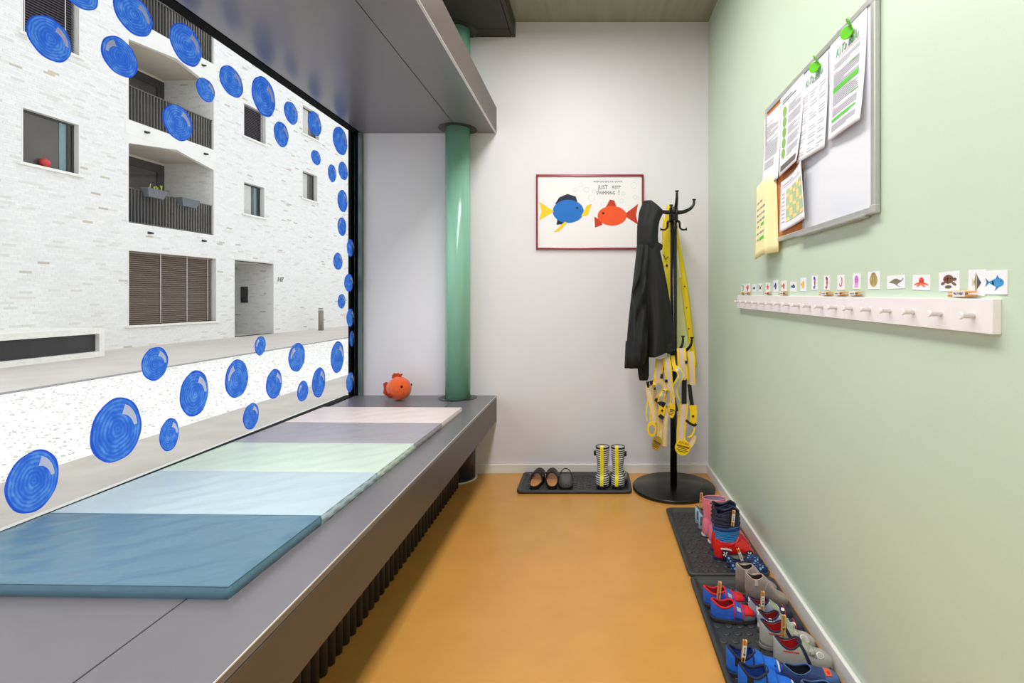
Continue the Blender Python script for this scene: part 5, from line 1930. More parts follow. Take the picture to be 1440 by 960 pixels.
def boot_tray(label, cx, cy, rotz, L=0.70, Wd=0.35):
    """length along local y"""
    t = thing('boot_tray', label, 'tray', (cx, cy, 0), rotz, 'black rubber boot trays')
    prof = [(0.0, 0.001), (0.006, 0.017), (-0.001, 0.021), (-0.012, 0.020), (-0.020, 0.007), (-0.034, 0.004)]
    bm = BM()
    rings = []
    NC = 6
    for off, z in prof:
        hx, hy = Wd / 2 + off - 0.006, L / 2 + off - 0.006
        r = 0.024 + off * 0.5
        pts = []
        for qx, qy, a0 in ((1, 1, 0), (-1, 1, 90), (-1, -1, 180), (1, -1, 270)):
            for k in range(NC):
                a = math.radians(a0 + 90 * k / (NC - 1))
                pts.append(bm.verts.new((qx * (hx - r) + r * math.cos(a), qy * (hy - r) + r * math.sin(a), z)))
        rings.append(pts)
    n = len(rings[0])
    for i in range(len(prof) - 1):
        for k in range(n):
            f = bm.faces.new((rings[i][k], rings[i][(k + 1) % n], rings[i + 1][(k + 1) % n], rings[i + 1][k])); f.smooth = True
    bm.faces.new(rings[-1]); bm.faces.new(rings[0][::-1])
    obj('shell', bm, m_tray, t)
    bm = BM()
    nx, ny = 7, 15
    for i in range(nx):
        for j in range(ny):
            x = (i - (nx - 1) / 2) * 0.040 + (0.010 if j % 2 else -0.010)
            y = (j - (ny - 1) / 2) * 0.0415
            lathe(bm, [(0.0150, 0.0038), (0.0135, 0.0062), (0.0100, 0.0072)], 12, x, y)
    obj('studs', bm, m_tray, t)
    return t


boot_tray('black rubber boot tray along the end wall holding the striped boots', -0.109, 3.298, PI / 2)
boot_tray('farther black boot tray along the green wall, with the pink boots', 0.580, 2.532, 0.0)
boot_tray('nearer black boot tray along the green wall, with the grey ankle boots', 0.580, 1.822, 0.0)
TZ = 0.0076     # top of the studs

# ================================================================ SHOES
m_sole_d = mat('dark_rubber_sole', (50, 48, 48), 0.6)
m_sole_n = mat('navy_rubber_sole', (46, 48, 64), 0.6)
m_sole_g = mat('grey_rubber_sole', (132, 126, 122), 0.6)
m_sole_w = mat('cream_rubber_sole', (222, 210, 200), 0.6)


def plan(s, heel=0.84):
    p = 2.7
    w = max(0.0, 1 - abs(2 * s - 1) ** p) ** (1 / p)
    return w * (heel + (1 - heel) * min(1, max(0, (s - 0.25) / 0.4)) )


class Shoe:
    """toe towards +y, sole on z=0; cross sections along the length, collar cut open at the heel end"""

    def __init__(s, name, label, group, L=0.155, W=0.064, hb=0.062, hf=0.040, op=(0.03, 0.52), ro=0.80, sole=0.011, soleM=None, M=None, front=0.62, zexp=0.75):
        s.zexp = zexp
        s.L, s.W, s.hb, s.hf, s.op, s.ro, s.sole, s.front = L, W, hb, hf, op, ro, sole, front + 0.14
        s.t = thing(name, label, 'shoe', (0, 0, 0), 0, group)
        bm = BM()
        N = 34
        prism(bm, [(plan(q) * W / 2 * 1.05 * sg, (q - 0.5) * L * 1.03) for sg, rng in ((1, range(N + 1)), (-1, range(N, -1, -1))) for q in [k / N for k in rng]][:-1], 0.0, sole)
        bevel(obj('sole', bm, soleM or m_sole_d, s.t, doubles=1e-5), 0.002)

    def h(s, q):
        t = min(1, max(0, (q - 0.38) / (s.front - 0.38)))
        t = t * t * (3 - 2 * t)
        v = s.hb + (s.hf - s.hb) * t
        if q > 0.78:
            v *= 1 - 0.42 * ((q - 0.78) / 0.22) ** 2
        if q < 0.15:
            v *= 1 + 0.06 * (0.15 - q) / 0.15
        return v

    def rim(s, q):
        a, b_ = s.op
        if q <= a or q >= b_:
            return None
        m = (a + b_) / 2
        k = math.sqrt(max(0, 1 - abs((q - m) / ((b_ - a) / 2)) ** 2.4))
        return s.ro * k

    def pt(s, q, phi, off=0.0):
        w = plan(q) * s.W / 2 + off
        c, sn = math.cos(phi), math.sin(phi)
        hh = s.h(q) + off
        return Vector((-math.copysign(abs(c) ** 0.55, c) * w, (q - 0.5) * s.L, s.sole * 0.7 + abs(sn) ** s.zexp * (hh - s.sole * 0.7)))

    def phimax(s, q):
        r = s.rim(q)
        return PI / 2 if not r else math.acos(min(1, r ** (1 / 0.55)))

    def upper(s, mats, thick=0.0035, name='upper', q0=0.0, q1=1.0, n=40, off=0.0, split=None):
        """split = list of (q limit, material index) for differently coloured zones"""
        bm = BM()
        for sg in (1, -1):
            vs = []
            for i in range(n + 1):
                q = q0 + (q1 - q0) * i / n
                pm = s.phimax(q)
                col = []
                for k in range(11):
                    p = s.pt(q, pm * k / 10, off)
                    col.append(bm.verts.new((p.x * sg, p.y, p.z)))
                vs.append(col)
            for i in range(n):
                for k in range(10):
                    f = bm.faces.new((vs[i][k], vs[i + 1][k], vs[i + 1][k + 1], vs[i][k + 1]))
                    f.smooth = True
        bmesh.ops.remove_doubles(bm, verts=bm.verts[:], dist=1e-5)
        bmesh.ops.recalc_face_normals(bm, faces=bm.faces[:])
        bm.normal_update()
        ctr = Vector((0, 0, s.hf * 0.5))
        if sum((f.calc_center_median() - ctr).dot(f.normal) * f.calc_area() for f in bm.faces) < 0:
            bmesh.ops.reverse_faces(bm, faces=bm.faces[:])
        o = obj(name, bm, mats, s.t, fix=False)
        solid(o, thick, -1, 1 if len(mats) > 1 else 0, 0)
        return o

    def piping(s, m, r=0.0026, name='collar_piping'):
        a, b_ = s.op
        P = []
        N = 26
        for sg, rng in ((1, range(1, N)), (-1, range(N - 1, 0, -1))):
            for k in rng:
                q = (a + b_) / 2 - (b_ - a) / 2 * math.cos(PI * k / N)
                p = s.pt(q, s.phimax(q), 0.0)
                P.append((p.x * sg, p.y, p.z))
        bm = BM(); tube(bm, P, r, 8, closed=True)
        return obj(name, bm, m, s.t)

    def strap(s, q0, q1, m, name='strap', off=0.003, p0=0.25, p1=PI - 0.5, th=0.003, slant=0.0):
        bm = BM()

        def fn(u, v):
            phi = p0 + (p1 - p0) * v
            return s.pt(q0 + (q1 - q0) * u + slant * (v - 0.5), phi, off)
        grid(bm, fn, 6, 18)
        o = obj(name, bm, m, s.t)
        solid(o, th, -1)
        return o

    def patch(s, q0, q1, p0, p1, m, name, off=0.0016, th=0.0014, n=(8, 8), rnd=False, par=None):
        bm = BM()
        qc, pc = (q0 + q1) / 2, (p0 + p1) / 2

        def fn(u, v):
            if rnd:
                x, y = 2 * u - 1, 2 * v - 1
                xx, yy = x * math.sqrt(1 - y * y / 2), y * math.sqrt(1 - x * x / 2)
                return s.pt(qc + xx * (q1 - q0) / 2, pc + yy * (p1 - p0) / 2, off)
            return s.pt(q0 + (q1 - q0) * u, p0 + (p1 - p0) * v, off)
        grid(bm, fn, *n)
        o = obj(name, bm, m, par or s.t)
        solid(o, th, -1)
        return o

    def piping_line(s, q, m, p0=0.1, p1=PI - 0.1, r=0.0022, name='strap_piping', off=0.004, slant=0.0):
        P = [s.pt(q + slant * (k / 18 - 0.5), p0 + (p1 - p0) * k / 18, off) for k in range(19)]
        bm = BM(); tube(bm, P, r, 8)
        return obj(name, bm, m, s.t)


def place(t, x, y, ang, z=TZ):
    """toe direction ang measured from +x"""
    t.location = (x, y, z)
    t.rotation_euler = (0, 0, ang - PI / 2)


def pair(s, far, near, lab_near, dang=0.0, group=None):
    """far = (x, y, ang) for the shoe built; near for its copy"""
    place(s.t, *far)
    d = dup(s.t, (near[0], near[1], TZ), near[2] - PI / 2, lab_near)
    return d


def pin_on(x, y, z, lab, tilt=0.12, yaw=0.0, nm=None, side=None, tagged=None):
    """clothes pin clipped upright on a collar, tag towards the camera"""
    t = make_pin(nm, lab=lab, L=0.070, tag_on='tagged' in lab)
    t.matrix_world = Matrix.Translation((x, y, z)) @ Matrix.Rotation(yaw, 4, 'Z') @ Matrix.Rotation(tilt, 4, 'Y') @ Matrix.Rotation(PI / 2, 4, 'Y')
    t['group'] = 'clothes pins on the shoes'
    return t


# ---- nearer tray -------------------------------------------------------------
m_suede = mat('taupe_suede', (142, 127, 119), 0.95, var=0.08, scale=25, bump=0.2, bscale=300, sheen=0.25)
m_suin = mat('dark_boot_inside', (70, 62, 58), 0.9)
m_suT = mat('beige_seam_tape', (186, 170, 158), 0.85)
s = Shoe('ankle_boot', 'taupe suede ankle boot, the farther of the pair at the back of the nearer tray', 'taupe suede ankle boots', L=0.160, W=0.062, hb=0.108, hf=0.045, op=(0.03, 0.42), ro=0.84, zexp=0.25, sole=0.009, M=None, soleM=mat('brown_heel_sole', (118, 96, 78), 0.7), front=0.68)
s.upper([m_suede, m_suin]); s.piping(m_suT, 0.0018)
bm = BM(); ribbon(bm, [s.pt(0.24, s.phimax(0.24), 0.001) + Vector((0, 0, 0.002)), s.pt(0.24, 0.6, 0.0015), s.pt(0.24, 0.25, 0.0015)], 0.012, (0, 1, 0), 0.003)
obj('pull_tape', bm, m_suT, s.t)
bm = BM(); ribbon(bm, [Vector((-p.x, p.y, p.z)) for p in (s.pt(0.24, s.phimax(0.24), 0.001) + Vector((0, 0, 0.002)), s.pt(0.24, 0.6, 0.0015), s.pt(0.24, 0.25, 0.0015))], 0.012, (0, 1, 0), 0.003)
obj('pull_tape', bm, m_suT, s.t)
bm = BM(); tube(bm, [s.pt(0.44 + 0.10 * (k / 12), PI - 0.1 - 1.3 * k / 12, 0.0006) for k in range(13)], 0.0011, 6)
obj('stitched_seam', bm, m_suT, s.t)
pair(s, (0.652, 2.068, -0.08), (0.668, 1.992, -0.12), 'taupe suede ankle boot, the nearer of the pair at the back of the nearer tray')

m_sb1 = mat('royal_blue_felt', (38, 92, 196), 0.9, var=0.07, scale=50, bump=0.15, bscale=260)
m_red = mat('bright_red_trim', (208, 24, 30), 0.75)
m_redin = mat('red_lining', (188, 28, 32), 0.95, var=0.1, scale=60)
m_grey1 = mat('slate_grey_print', (98, 110, 124), 0.8)
s = Shoe('blue_slipper', 'royal blue slipper with red piping, the farther of the pair', 'royal blue slippers with red piping', L=0.162, W=0.066, hb=0.066, hf=0.043, op=(0.02, 0.52), ro=0.84, sole=0.013, front=0.60)
s.upper([m_sb1, m_redin]); s.piping(m_red, 0.0036)
s.strap(0.50, 0.68, m_sb1, p0=0.35, p1=PI - 0.15)
s.piping_line(0.50, m_red, 0.35, PI - 0.15, 0.0026); s.piping_line(0.68, m_red, 0.35, PI - 0.15, 0.0026)
s.patch(0.72, 0.95, 0.5, PI - 0.5, m_red, 'red_toe_print', 0.0018)
s.patch(0.70, 0.985, 0.05, 0.55, m_grey1, 'grey_toe_print', 0.0014)
s.patch(0.70, 0.985, PI - 0.55, PI - 0.05, m_grey1, 'grey_toe_print', 0.0014)
s.patch(0.55, 0.64, PI - 1.25, PI - 0.75, mat('silver_print', (170, 176, 184), 0.6), 'strap_print', 0.0052, 0.0006)
pair(s, (0.505, 1.985, -0.03), (0.515, 1.898, -0.08), 'royal blue slipper with red piping, the nearer of the pair')
pin_on(0.475, 1.945, 0.083, 'clothes pin clipping the pair of royal blue slippers with red piping', 0.10)

m_soc = spot_mat('grey_football_print', (150, 154, 172), (232, 234, 238), 34, 0.28)
m_socn = mat('navy_toe_felt', (40, 44, 66), 0.9, var=0.08, scale=40)
m_navpip = mat('navy_piping', (30, 34, 62), 0.8)
m_wht = mat('white_print', (232, 232, 232), 0.75)
m_olive = mat('sage_print', (150, 166, 140), 0.85)
s = Shoe('football_slipper', 'grey football print slipper with navy toe, the farther of the pair', 'grey football slippers', L=0.158, W=0.062, hb=0.070, hf=0.040, op=(0.03, 0.46), ro=0.84, sole=0.010, soleM=m_sole_n, front=0.60)
s.upper([m_soc, m_redin]); s.piping(m_navpip, 0.0032)
s.patch(0.69, 0.99, 0.1, PI - 0.1, m_socn, 'navy_toe', 0.0016)
s.patch(0.52, 0.66, 0.7, PI - 0.7, m_olive, 'sage_tongue', 0.0016)
s.piping_line(0.80, m_red, 0.7, PI - 0.7, 0.0015, 'red_seam', 0.002)
bl = s.patch(0.15, 0.33, PI - 0.85, PI - 0.25, m_wht, 'ball_print', 0.0018, 0.001, (10, 10), True)
for q, p in ((0.24, PI - 0.55), (0.19, PI - 0.42), (0.29, PI - 0.42), (0.19, PI - 0.70), (0.29, PI - 0.70)):
    s.patch(q - 0.017, q + 0.017, p - 0.055, p + 0.055, m_ink, 'ball_patch', 0.0026, 0.0006, (4, 4), True, bl)
bl = s.patch(0.72, 0.80, PI / 2 + 0.05, PI / 2 + 0.55, m_wht, 'white_toe_print', 0.0026, 0.001, (8, 8), True)
s.patch(0.60, 0.67, PI - 0.9, PI - 0.6, mat('rust_print', (200, 84, 40), 0.8), 'rust_print', 0.0026, 0.001, (6, 6), True)
pair(s, (0.652, 1.905, -0.04), (0.660, 1.822, -0.06), 'grey football print slipper with navy toe, the nearer of the pair')
pin_on(0.612, 1.868, 0.090, 'tagged clothes pin clipping the pair of grey football slippers', 0.05)

m_felt = mat('stone_grey_felt', (168, 164, 156), 0.95, var=0.05, scale=40, bump=0.15, bscale=300)
m_oliv2 = mat('sage_grey_felt', (158, 166, 146), 0.95, var=0.05, scale=40)
m_fluff = mat('grey_fluff', (178, 174, 164), 1.0, var=0.1, scale=80, bump=0.6, bscale=200)
m_redl = mat('scarlet_lining', (214, 24, 28), 0.95, var=0.08, scale=60)
s = Shoe('grey_slipper', 'stone grey slipper with scarlet lining and fluffy ears, the farther of the pair', 'stone grey slippers with scarlet lining', L=0.182, W=0.070, hb=0.082, hf=0.048, op=(0.03, 0.47), ro=0.85, sole=0.012, soleM=m_sole_g, front=0.62)
s.upper([m_felt, m_redl]); s.piping(m_navpip, 0.0030)
s.patch(0.47, 0.70, 0.75, PI - 0.75, m_oliv2, 'sage_instep', 0.0012)
s.piping_line(0.47, m_navpip, PI / 2 + 0.1, PI - 0.1, 0.0030, 'navy_zip', 0.002, slant=0.20)
s.piping_line(0.50, m_navpip, PI / 2 + 0.1, PI - 0.1, 0.0030, 'navy_zip', 0.002, slant=0.20)
for p in (PI / 2 - 0.45, PI / 2 + 0.45):
    c = s.pt(0.62, p, 0.004)
    bm = BM(); ellipsoid(bm, c, (0.0105, 0.0105, 0.011), 14, 10)
    obj('fluffy_ear', bm, m_fluff, s.t)
pt_ = s.patch(0.70, 0.83, PI / 2 + 0.05, PI / 2 + 0.75, m_wht, 'round_patch', 0.002, 0.0012, (10, 10), True)
s.patch(0.715, 0.815, PI / 2 + 0.15, PI / 2 + 0.65, m_felt, 'patch_center', 0.0034, 0.0008, (8, 8), True, pt_)
s.patch(0.14, 0.40, PI - 0.60, PI - 0.545, m_red, 'red_embroidery', 0.0014, 0.0008)
pair(s, (0.655, 1.745, -0.10), (0.672, 1.660, -0.10), 'stone grey slipper with scarlet lining and fluffy ears, the nearer of the pair')
pin_on(0.628, 1.706, 0.104, 'clothes pin clipping the pair of stone grey slippers', 0.05)

m_bl2 = mat('azure_felt', (24, 104, 214), 0.9, var=0.07, scale=50, bump=0.15, bscale=260)
m_blin = mat('blue_fluffy_lining', (40, 84, 190), 1.0, var=0.14, scale=70, bump=0.5, bscale=160)
s = Shoe('azure_slipper', 'azure blue slipper with navy edging, the farther of the pair at the tray front', 'azure blue slippers', L=0.172, W=0.068, hb=0.076, hf=0.046, op=(0.03, 0.50), ro=0.86, sole=0.012, soleM=m_sole_n, front=0.62)
s.upper([m_bl2, m_blin]); s.piping(m_navpip, 0.0040)
s.strap(0.46, 0.66, m_bl2, p0=0.3, p1=PI - 0.3)
s.piping_line(0.46, m_navpip, 0.3, PI - 0.3, 0.0022)
s.patch(0.83, 0.86, PI / 2 + 0.35, PI / 2 + 0.6, m_ink, 'eye_print', 0.002, 0.0008, (5, 5), True)
s.patch(0.90, 0.93, PI / 2 - 0.2, PI - 0.5, m_wht, 'toothed_print', 0.002, 0.0008)
s.patch(0.14, 0.24, PI - 0.75, PI - 0.3, m_ink, 'dark_print', 0.0016, 0.0008)
pair(s, (0.506, 1.622, -0.12), (0.520, 1.540, -0.14), 'azure blue slipper with navy edging, the nearer of the pair at the tray front')
pin_on(0.468, 1.603, 0.090, 'tagged clothes pin clipping the farther azure blue slipper', 0.10)

m_nv = mat('denim_navy_felt', (44, 62, 108), 0.9, var=0.1, scale=40, bump=0.15, bscale=300)
m_nvi = mat('dark_navy_lining', (30, 34, 52), 0.95)
m_nv2 = mat('washed_blue_felt', (72, 106, 156), 0.9, var=0.08, scale=40)
s = Shoe('denim_slipper', 'denim blue slip-on shoe with an orange toe print at the tray corner', 'denim blue slippers', L=0.168, W=0.064, hb=0.052, hf=0.042, op=(0.03, 0.50), ro=0.84, sole=0.009, soleM=m_sole_n, front=0.60)
s.upper([m_nv, m_nvi]); s.piping(m_nv2, 0.0018)
s.patch(0.72, 0.99, 0.1, PI - 0.1, m_nv2, 'washed_toe', 0.0012)
tp_ = s.patch(0.73, 0.84, PI / 2 - 0.15, PI / 2 + 0.45, mat('toe_print_orange', (226, 92, 40), 0.7), 'toe_print', 0.0026, 0.001)
s.patch(0.76, 0.81, PI / 2, PI / 2 + 0.3, m_red, 'toe_print_center', 0.0036, 0.0006, (5, 5), True, tp_)
pair(s, (0.664, 1.578, -0.10), (0.690, 1.508, -0.10), 'denim blue slip-on shoe nearest the camera, mostly below the picture edge')

# ---- farther tray ------------------------------------------------------------
m_star = spot_mat('navy_star_print', (30, 44, 92), (112, 186, 214), 62, 0.30)
m_cream = mat('cream_lining', (206, 196, 184), 0.95, var=0.08, scale=60)
s = Shoe('star_slipper', 'navy slipper with light blue stars, the farther of the pair', 'navy star print slippers', L=0.160, W=0.061, hb=0.045, hf=0.040, op=(0.04, 0.56), ro=0.84, sole=0.008, soleM=m_sole_n, front=0.62)
s.upper([m_star, m_cream]); s.piping(m_navpip, 0.0026)
pair(s, (0.668, 2.279, 0.02), (0.670, 2.216, 0.0), 'navy slipper with light blue stars, the nearer of the pair')
pin_on(0.642, 2.248, 0.062, 'tagged clothes pin clipping the pair of navy star slippers', -0.35)


def boot(name, label, group, H, L, W, sr, prof_mats, soleM, sole=0.012, heel=0.0, lean=0.0, sd=None, neck=0.4):
    """tall boot: rings from shaft top down, turning forward into the foot. prof_mats = (material of shaft, of foot, z limit)"""
    t = thing(name, label, 'boot', (0, 0, 0), 0, group)
    y_an = -L / 2 + sr * 1.05
    rings = []
    shaft_n = 18
    for i in range(shaft_n + 1):
        z = H - (H - 0.078) * i / shaft_n
        k = i / shaft_n
        rw = sr * (1 - 0.24 * (k * k * (3 - 2 * k)) * (neck))
        rings.append(((0, y_an + lean * (1 - k), z), 0.0, rw * (sd or 1.0), rw))
    foot_n = 16
    for i in range(1, foot_n + 1):
        k = i / foot_n
        th = min(1.0, k / 0.42) * (PI / 2 - 0.12) + 0.12 * k
        if k < 0.42:
            a = k / 0.42
            y = y_an + a * (0.028)
            z = 0.078 - a * 0.030
            ry = sr * (1 + 0.22 * math.sin(a * PI)) * (1 - a) + 0.046 * a
            rx = sr * (sd or 1) * (1 - a) + W / 2 * a
        else:
            a = (k - 0.42) / 0.58
            y = y_an + 0.028 + a * (L / 2 - y_an - 0.030)
            e = math.sqrt(max(0.0, 1 - a ** 2.6))
            ry = 0.046 - 0.016 * a
            ry = ry * (0.12 + 0.88 * e)
            z = sole * 0.6 + max(ry, 0.014)
            rx = W / 2 * (1 + 0.06 * math.sin(a * PI)) * (0.15 + 0.85 * e)
        rings.append(((0, y, z), th, rx, ry))
    NA = 28

    def build(sel, m, nm, mats=None):
        bm = BM()
        vs = []
        for (c, th, rx, ry) in sel:
            ring_ = []
            for k in range(NA):
                a = 2 * PI * k / NA
                x = rx * math.cos(a)
                q = ry * math.sin(a)
                # in-plane axis turns from +y (horizontal ring) to +z (upright ring)
                y = c[1] + q * math.cos(th)
                z = c[2] + q * math.sin(th)
                ring_.append(bm.verts.new((x, y, max(z, sole * 0.7))))
            vs.append(ring_)
        for i in range(len(vs) - 1):
            for k in range(NA):
                f = bm.faces.new((vs[i][k], vs[i][(k + 1) % NA], vs[i + 1][(k + 1) % NA], vs[i + 1][k])); f.smooth = True
        return bm, vs
    ms, mf, zi = prof_mats
    cut = zi if zi else shaft_n
    bm, vs = build(rings[:cut + 1], ms, 'shaft')
    o = obj('shaft', bm, [ms, m_boot_in], t, fix=True)
    bm, vs = build(rings[cut:], mf, 'foot')
    bm.faces.new(vs[-1])
    obj('foot', bm, mf, t)
    # heel block to close the back
    bm = BM(); N = 30
    prism(bm, [(plan(q, 0.88) * W / 2 * 1.04 * sg, (q - 0.5) * L * 1.02) for sg, rng in ((1, range(N + 1)), (-1, range(N, -1, -1))) for q in [k / N for k in rng]][:-1], 0.0, sole)
    bevel(obj('sole', bm, soleM, t, doubles=1e-5), 0.002)
    bm = BM(); ellipsoid(bm, (0, -L / 2 + W * 0.49, 0.030), (W * 0.48, W * 0.47, 0.090), 24, 16)
    for v in bm.verts:
        v.co.z = max(v.co.z, sole * 0.7)
    obj('heel', bm, mf, t)
    # lining, a sleeve just inside the shaft
    bm = BM()
    vs = []
    for (c, th, rx, ry) in rings[:12]:
        vs.append([bm.verts.new(((rx - 0.003) * math.cos(2 * PI * k / NA), c[1] + (ry - 0.003) * math.sin(2 * PI * k / NA), c[2])) for k in range(NA)])
    for i in range(len(vs) - 1):
        for k in range(NA):
            f = bm.faces.new((vs[i][k], vs[i + 1][k], vs[i + 1][(k + 1) % NA], vs[i][(k + 1) % NA])); f.smooth = True
    bm.faces.new(vs[-1])
    obj('lining', bm, m_boot_in, t, fix=False)
    # rim bead
    c, th, rx, ry = rings[0]
    bm = BM(); tube(bm, [((rx - 0.0015) * math.cos(2 * PI * k / NA), c[1] + (ry - 0.0015) * math.sin(2 * PI * k / NA), c[2]) for k in range(NA)], 0.0028, 8, closed=True)
    obj('rim_bead', bm, BEAD[0], t)
    return t, y_an


BEAD = [None]
m_boot_in = mat('grey_boot_lining', (150, 140, 160), 0.9, var=0.08, scale=40)
m_pink = mat('pink_rubber', (228, 122, 142), 0.35, var=0.04, coat=0.2)
BEAD[0] = m_pink
t, ya = boot('pink_rain_boot', 'pink rubber rain boot, the farther of the pair', 'pink rubber rain boots', 0.182, 0.180, 0.064, 0.057, (m_pink, m_pink, None), m_sole_w, sd=0.60)
place(t, 0.632, 2.570, -0.04)
dup(t, (0.646, 2.495, TZ), -0.05 - PI / 2, 'pink rubber rain boot, the nearer of the pair')
pin_on(0.542, 2.585, 0.176, 'clothes pin on the rim of the farther pink boot', 0.05)

m_cuff = mat('navy_nylon_cuff', (30, 34, 56), 0.5, var=0.15, scale=20, bump=0.6, bscale=30)
m_cuffb = mat('cobalt_band', (34, 62, 130), 0.5)
m_bshaft = band_mat('sky_blue_hatched', (60, 156, 222), (24, 60, 150), 2, 125, 0.62, 0.4, 0.012)
m_bfoot = mat('scarlet_rubber', (218, 30, 26), 0.3, var=0.03, coat=0.3)
m_boot_in = mat('black_boot_lining', (24, 26, 34), 0.9)
BEAD[0] = m_cuff
t, ya = boot('blue_red_boot', 'sky blue and red rain boot with a navy cuff, the farther of the pair', 'sky blue and red rain boots', 0.152, 0.186, 0.066, 0.058, (m_bshaft, m_bfoot, 17), mat('navy_boot_sole', (40, 46, 92), 0.5), sd=0.60)
# gathered cuff
bm = BM()
rings_ = []
for i in range(15):
    z = 0.137 + 0.076 * i / 14
    k = i / 14
    ring_ = []
    for q in range(36):
        a = 2 * PI * q / 36
        r = 0.0600 - 0.004 * k + 0.0030 * math.sin(i * 1.9 + 1.3 * math.sin(2 * a)) * (k > 0.1) + 0.0032 * math.sin(7 * a + 2) * k
        sq = 1 - 0.35 * max(0, k - 0.55) / 0.45
        ring_.append(bm.verts.new((r * math.cos(a) * 0.60, ya + r * math.sin(a) * (1 - 0.12 * max(0, k - 0.55)), z + (0.010 * math.sin(3 * a + 1) if i > 11 else 0))))
    rings_.append(ring_)
for i in range(14):
    for q in range(36):
        f = bm.faces.new((rings_[i][q], rings_[i][(q + 1) % 36], rings_[i + 1][(q + 1) % 36], rings_[i + 1][q])); f.smooth = True
o = obj('cuff', bm, m_cuff, t)
solid(o, 0.002, -1)
bm = BM(); lathe(bm, [(0.0592, 0.130), (0.0608, 0.132), (0.0608, 0.142), (0.0592, 0.144)], 36, 0, ya, sx=0.61)
obj('cuff_band', bm, m_cuffb, t)
# wheel print on the camera-facing side (-x side when the toe points to the wall: right-hand side)
for sgn in (1,):
    for yy in (-0.045, 0.062):
        T = Matrix.Translation((sgn * (0.0345 if yy < 0 else 0.031), yy, 0.032)) @ Matrix.Rotation(sgn * PI / 2, 4, 'Y')
        bm = BM(); prism(bm, ell(0, 0, 0.0165, 0.0165, 24), -0.002, 0.002, T)
        w = obj('wheel_print', bm, m_ink, t)
        bm = BM()
        for k in range(5):
            prism(bm, [(0.003, -0.002), (0.012, -0.0026), (0.012, 0.0026), (0.003, 0.002)], 0.002, 0.0028, T @ Matrix.Rotation(2 * PI * k / 5, 4, 'Z'))
        obj('spokes', bm, m_wht, w)
    T = Matrix.Translation((sgn * 0.0352, -0.040, 0.056)) @ Matrix.Rotation(sgn * PI / 2, 4, 'Y')
    bm = BM(); prism(bm, [(-0.003, -0.026), (0.003, -0.026), (0.006, 0.010), (0.010, 0.024), (0.004, 0.022), (-0.002, 0.004)], -0.001, 0.001, T)
    obj('white_print', bm, m_wht, t)
place(t, 0.646, 2.420, -0.02)
dup(t, (0.640, 2.346, TZ), -0.05 - PI / 2, 'sky blue and red rain boot with a navy cuff, the nearer of the pair')
pin_on(0.625, 2.303, 0.204, 'tagged clothes pin clipped to the navy cuff of the nearer blue and red boot', 0.10)

m_lbl = mat('light_blue_knit', (160, 200, 226), 0.9, var=0.12, scale=40, bump=0.3, bscale=200)
m_gknit = spot_mat('grey_mottled_knit', (96, 98, 104), (160, 162, 166), 160, 0.3, 0.95)
s = Shoe('knit_slipper', 'light blue slipper with a mottled grey collar, the farther of the pair', 'light blue knit slippers', L=0.160, W=0.064, hb=0.080, hf=0.042, op=(0.03, 0.50), ro=0.84, sole=0.009, soleM=m_sole_g, front=0.60)
s.upper([m_lbl, m_suin])
s.patch(0.03, 0.44, 0.1, s.phimax(0.25), m_gknit, 'mottled_collar', 0.0014, 0.0012, (14, 6))
s.patch(0.03, 0.44, PI - 0.1, PI - s.phimax(0.25), m_gknit, 'mottled_collar', 0.0014, 0.0012, (14, 6))
s.piping(m_gknit, 0.0035)
pair(s, (0.618, 2.718, 0.0), (0.622, 2.646, -0.03), 'light blue slipper with a mottled grey collar, the nearer of the pair')

# ---- tray by the end wall ----------------------------------------------------
m_stripe = band_mat('navy_white_stripes', (236, 238, 240), (22, 24, 52), 2, 76, 0.47, 0.35)
m_yl = mat('lemon_rubber', (236, 226, 20), 0.4)
m_nr = mat('dark_navy_rubber', (22, 22, 44), 0.4)
m_boot_in = mat('cream_boot_lining', (226, 216, 206), 0.9, var=0.04, scale=40)
BEAD[0] = m_nr
t, ya = boot('striped_rain_boot', 'navy and white striped rain boot with yellow heel tape, beside its twin', 'striped rain boots', 0.252, 0.212, 0.088, 0.043, (m_stripe, m_stripe, None), m_nr, 0.020, neck=1.15)
bm = BM()
ribbon(bm, [(0, ya - 0.045, 0.246), (0, ya - 0.0415, 0.18), (0, ya - 0.0360, 0.12), (0, ya - 0.0355, 0.085), (0, -0.107, 0.06), (0, -0.1115, 0.036), (0, -0.1105, 0.022)], 0.021, (1, 0, 0), 0.003)
obj('heel_tape', bm, m_yl, t)
bm = BM()
ribbon(bm, [(0, ya - 0.044, 0.236), (0, ya - 0.0445, 0.258), (0, ya - 0.038, 0.266), (0, ya - 0.032, 0.258), (0, ya - 0.034, 0.236)], 0.020, (1, 0, 0), 0.003)
obj('pull_loop', bm, m_yl, t)
bm = BM(); box(bm, -0.054, -0.038, ya - 0.012, ya + 0.012, 0.196, 0.224)
bevel(obj('side_strap', bm, m_nr, t), 0.003)
place(t, 0.071, 3.285, PI / 2 - 0.13)
# the twin is its mirror image, with the strap on the other side
tw = dup(t, (0.172, 3.280, TZ), -0.22, None)
tw['label'] = 'navy and white striped rain boot nearest the coat stand base'
t['label'] = 'navy and white striped rain boot nearer the middle of the tray'
for c in tw.children:
    if c.name.startswith('side_strap'):
        c.location.x += 0.092

m_leath = mat('tan_leather_footbed', (190, 132, 80), 0.6, var=0.14, scale=30)
m_strapb = mat('black_leather_strap', (26, 22, 22), 0.45)
m_inner = mat('brown_strap_lining', (84, 40, 26), 0.7)


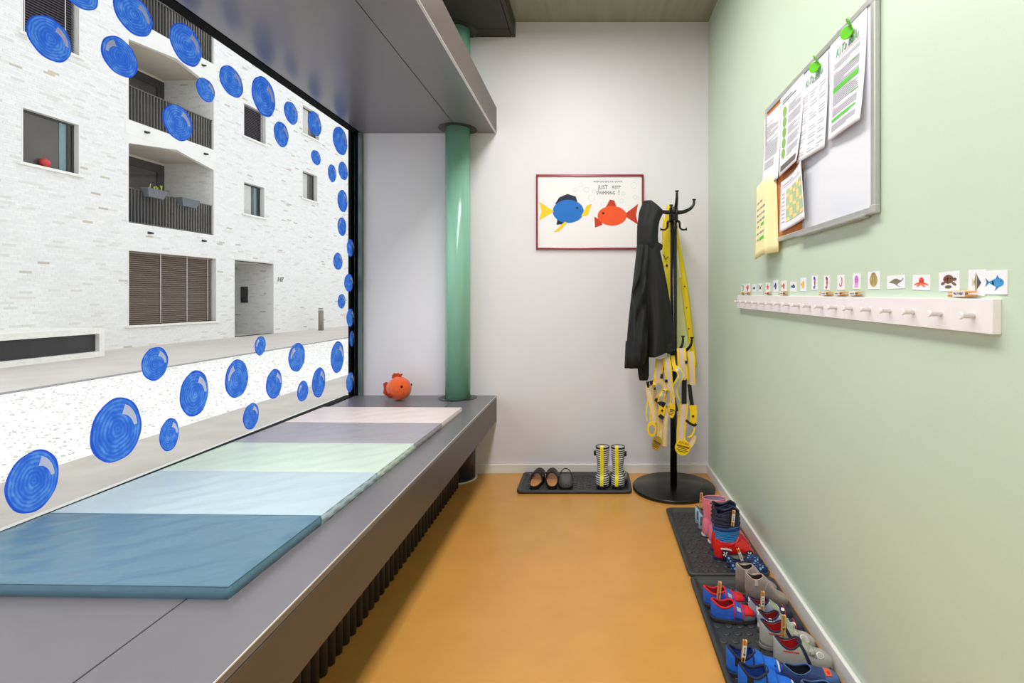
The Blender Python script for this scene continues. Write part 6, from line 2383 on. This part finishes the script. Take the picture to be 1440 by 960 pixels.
def sandal(label, x, y, ang):
    L, W = 0.235, 0.082
    t = thing('sandal', label, 'sandal', (0, 0, 0), 0, 'brown sandals with black straps')
    N = 34

    def outline(k):
        return [(plan(q, 0.80) * W / 2 * k * sg, (q - 0.5) * L * k) for sg, rng in ((1, range(N + 1)), (-1, range(N, -1, -1))) for q in [i / N for i in rng]][:-1]
    bm = BM(); prism(bm, outline(1.0), 0.0, 0.018)
    obj('sole', bm, m_strapb, t, doubles=1e-5)
    bm = BM(); prism(bm, outline(0.95), 0.018, 0.025)
    bevel(obj('footbed', bm, m_leath, t, doubles=1e-5), 0.003)

    def arch(name, y0, w, h, mm, tilt=0.0):
        P = [(W / 2 * 0.98 * math.cos(a), y0 + tilt * math.cos(a), 0.016 + h * math.sin(a)) for a in [PI * k / 14 for k in range(15)]]
        bm = BM(); ribbon(bm, P, w, (0, 1, 0.15), 0.004)
        o = obj(name, bm, mm, t)
        P = [(p[0] * 0.93, p[1], 0.016 + (p[2] - 0.016) * 0.93) for p in P]
        bm = BM(); ribbon(bm, P, w * 0.94, (0, 1, 0.15), 0.002)
        obj('strap_lining', bm, m_inner, o)
    arch('front_strap', 0.060, 0.040, 0.052, m_strapb, 0.008)
    arch('middle_strap', -0.002, 0.030, 0.062, m_strapb, -0.008)
    P = [(W / 2 * 0.96 * math.cos(a), -0.055 - 0.045 * math.sin(a), 0.030 + 0.030 * math.sin(a)) for a in [PI * k / 16 for k in range(17)]]
    bm = BM(); tube(bm, [(W / 2 * 0.98, -0.01, 0.05), (W / 2, 0.03, 0.02)], 0.004, 8)
    obj('side_strap', bm, m_strapb, t)
    bm = BM(); box(bm, -W / 2 - 0.005, -W / 2 + 0.002, -0.012, 0.010, 0.040, 0.058)
    bevel(obj('buckle', bm, m_spring, t), 0.002)
    place(t, x, y, ang)
    return t


sandal('brown sandal with black straps at the left end of the end wall tray', -0.350, 3.290, PI / 2 - 0.10)
sandal('brown sandal with black straps beside the dark perforated clog', -0.255, 3.290, PI / 2 + 0.08)
m_clog = spot_mat('charcoal_perforated_foam', (92, 91, 92), (24, 24, 26), 60, 0.26, 0.85)
s = Shoe('perforated_clog', 'charcoal perforated clog with heel strap beside the sandals', None, L=0.215, W=0.088, hb=0.030, hf=0.078, op=(0.03, 0.48), ro=0.86, sole=0.020, soleM=m_strapb, front=0.52)
s.upper([m_clog, m_strapb], 0.006)
P = [(0.043 * math.cos(a), -0.02 + 0.085 * math.sin(a) * -0.2 + 0.05, 0.030 + 0.075 * math.sin(a)) for a in [PI * k / 14 for k in range(15)]]
bm = BM(); ribbon(bm, P, 0.020, (0, 1, 0.4), 0.005)
obj('strap', bm, m_strapb, s.t)
place(s.t, -0.168, 3.270, -PI / 2 + 0.06)
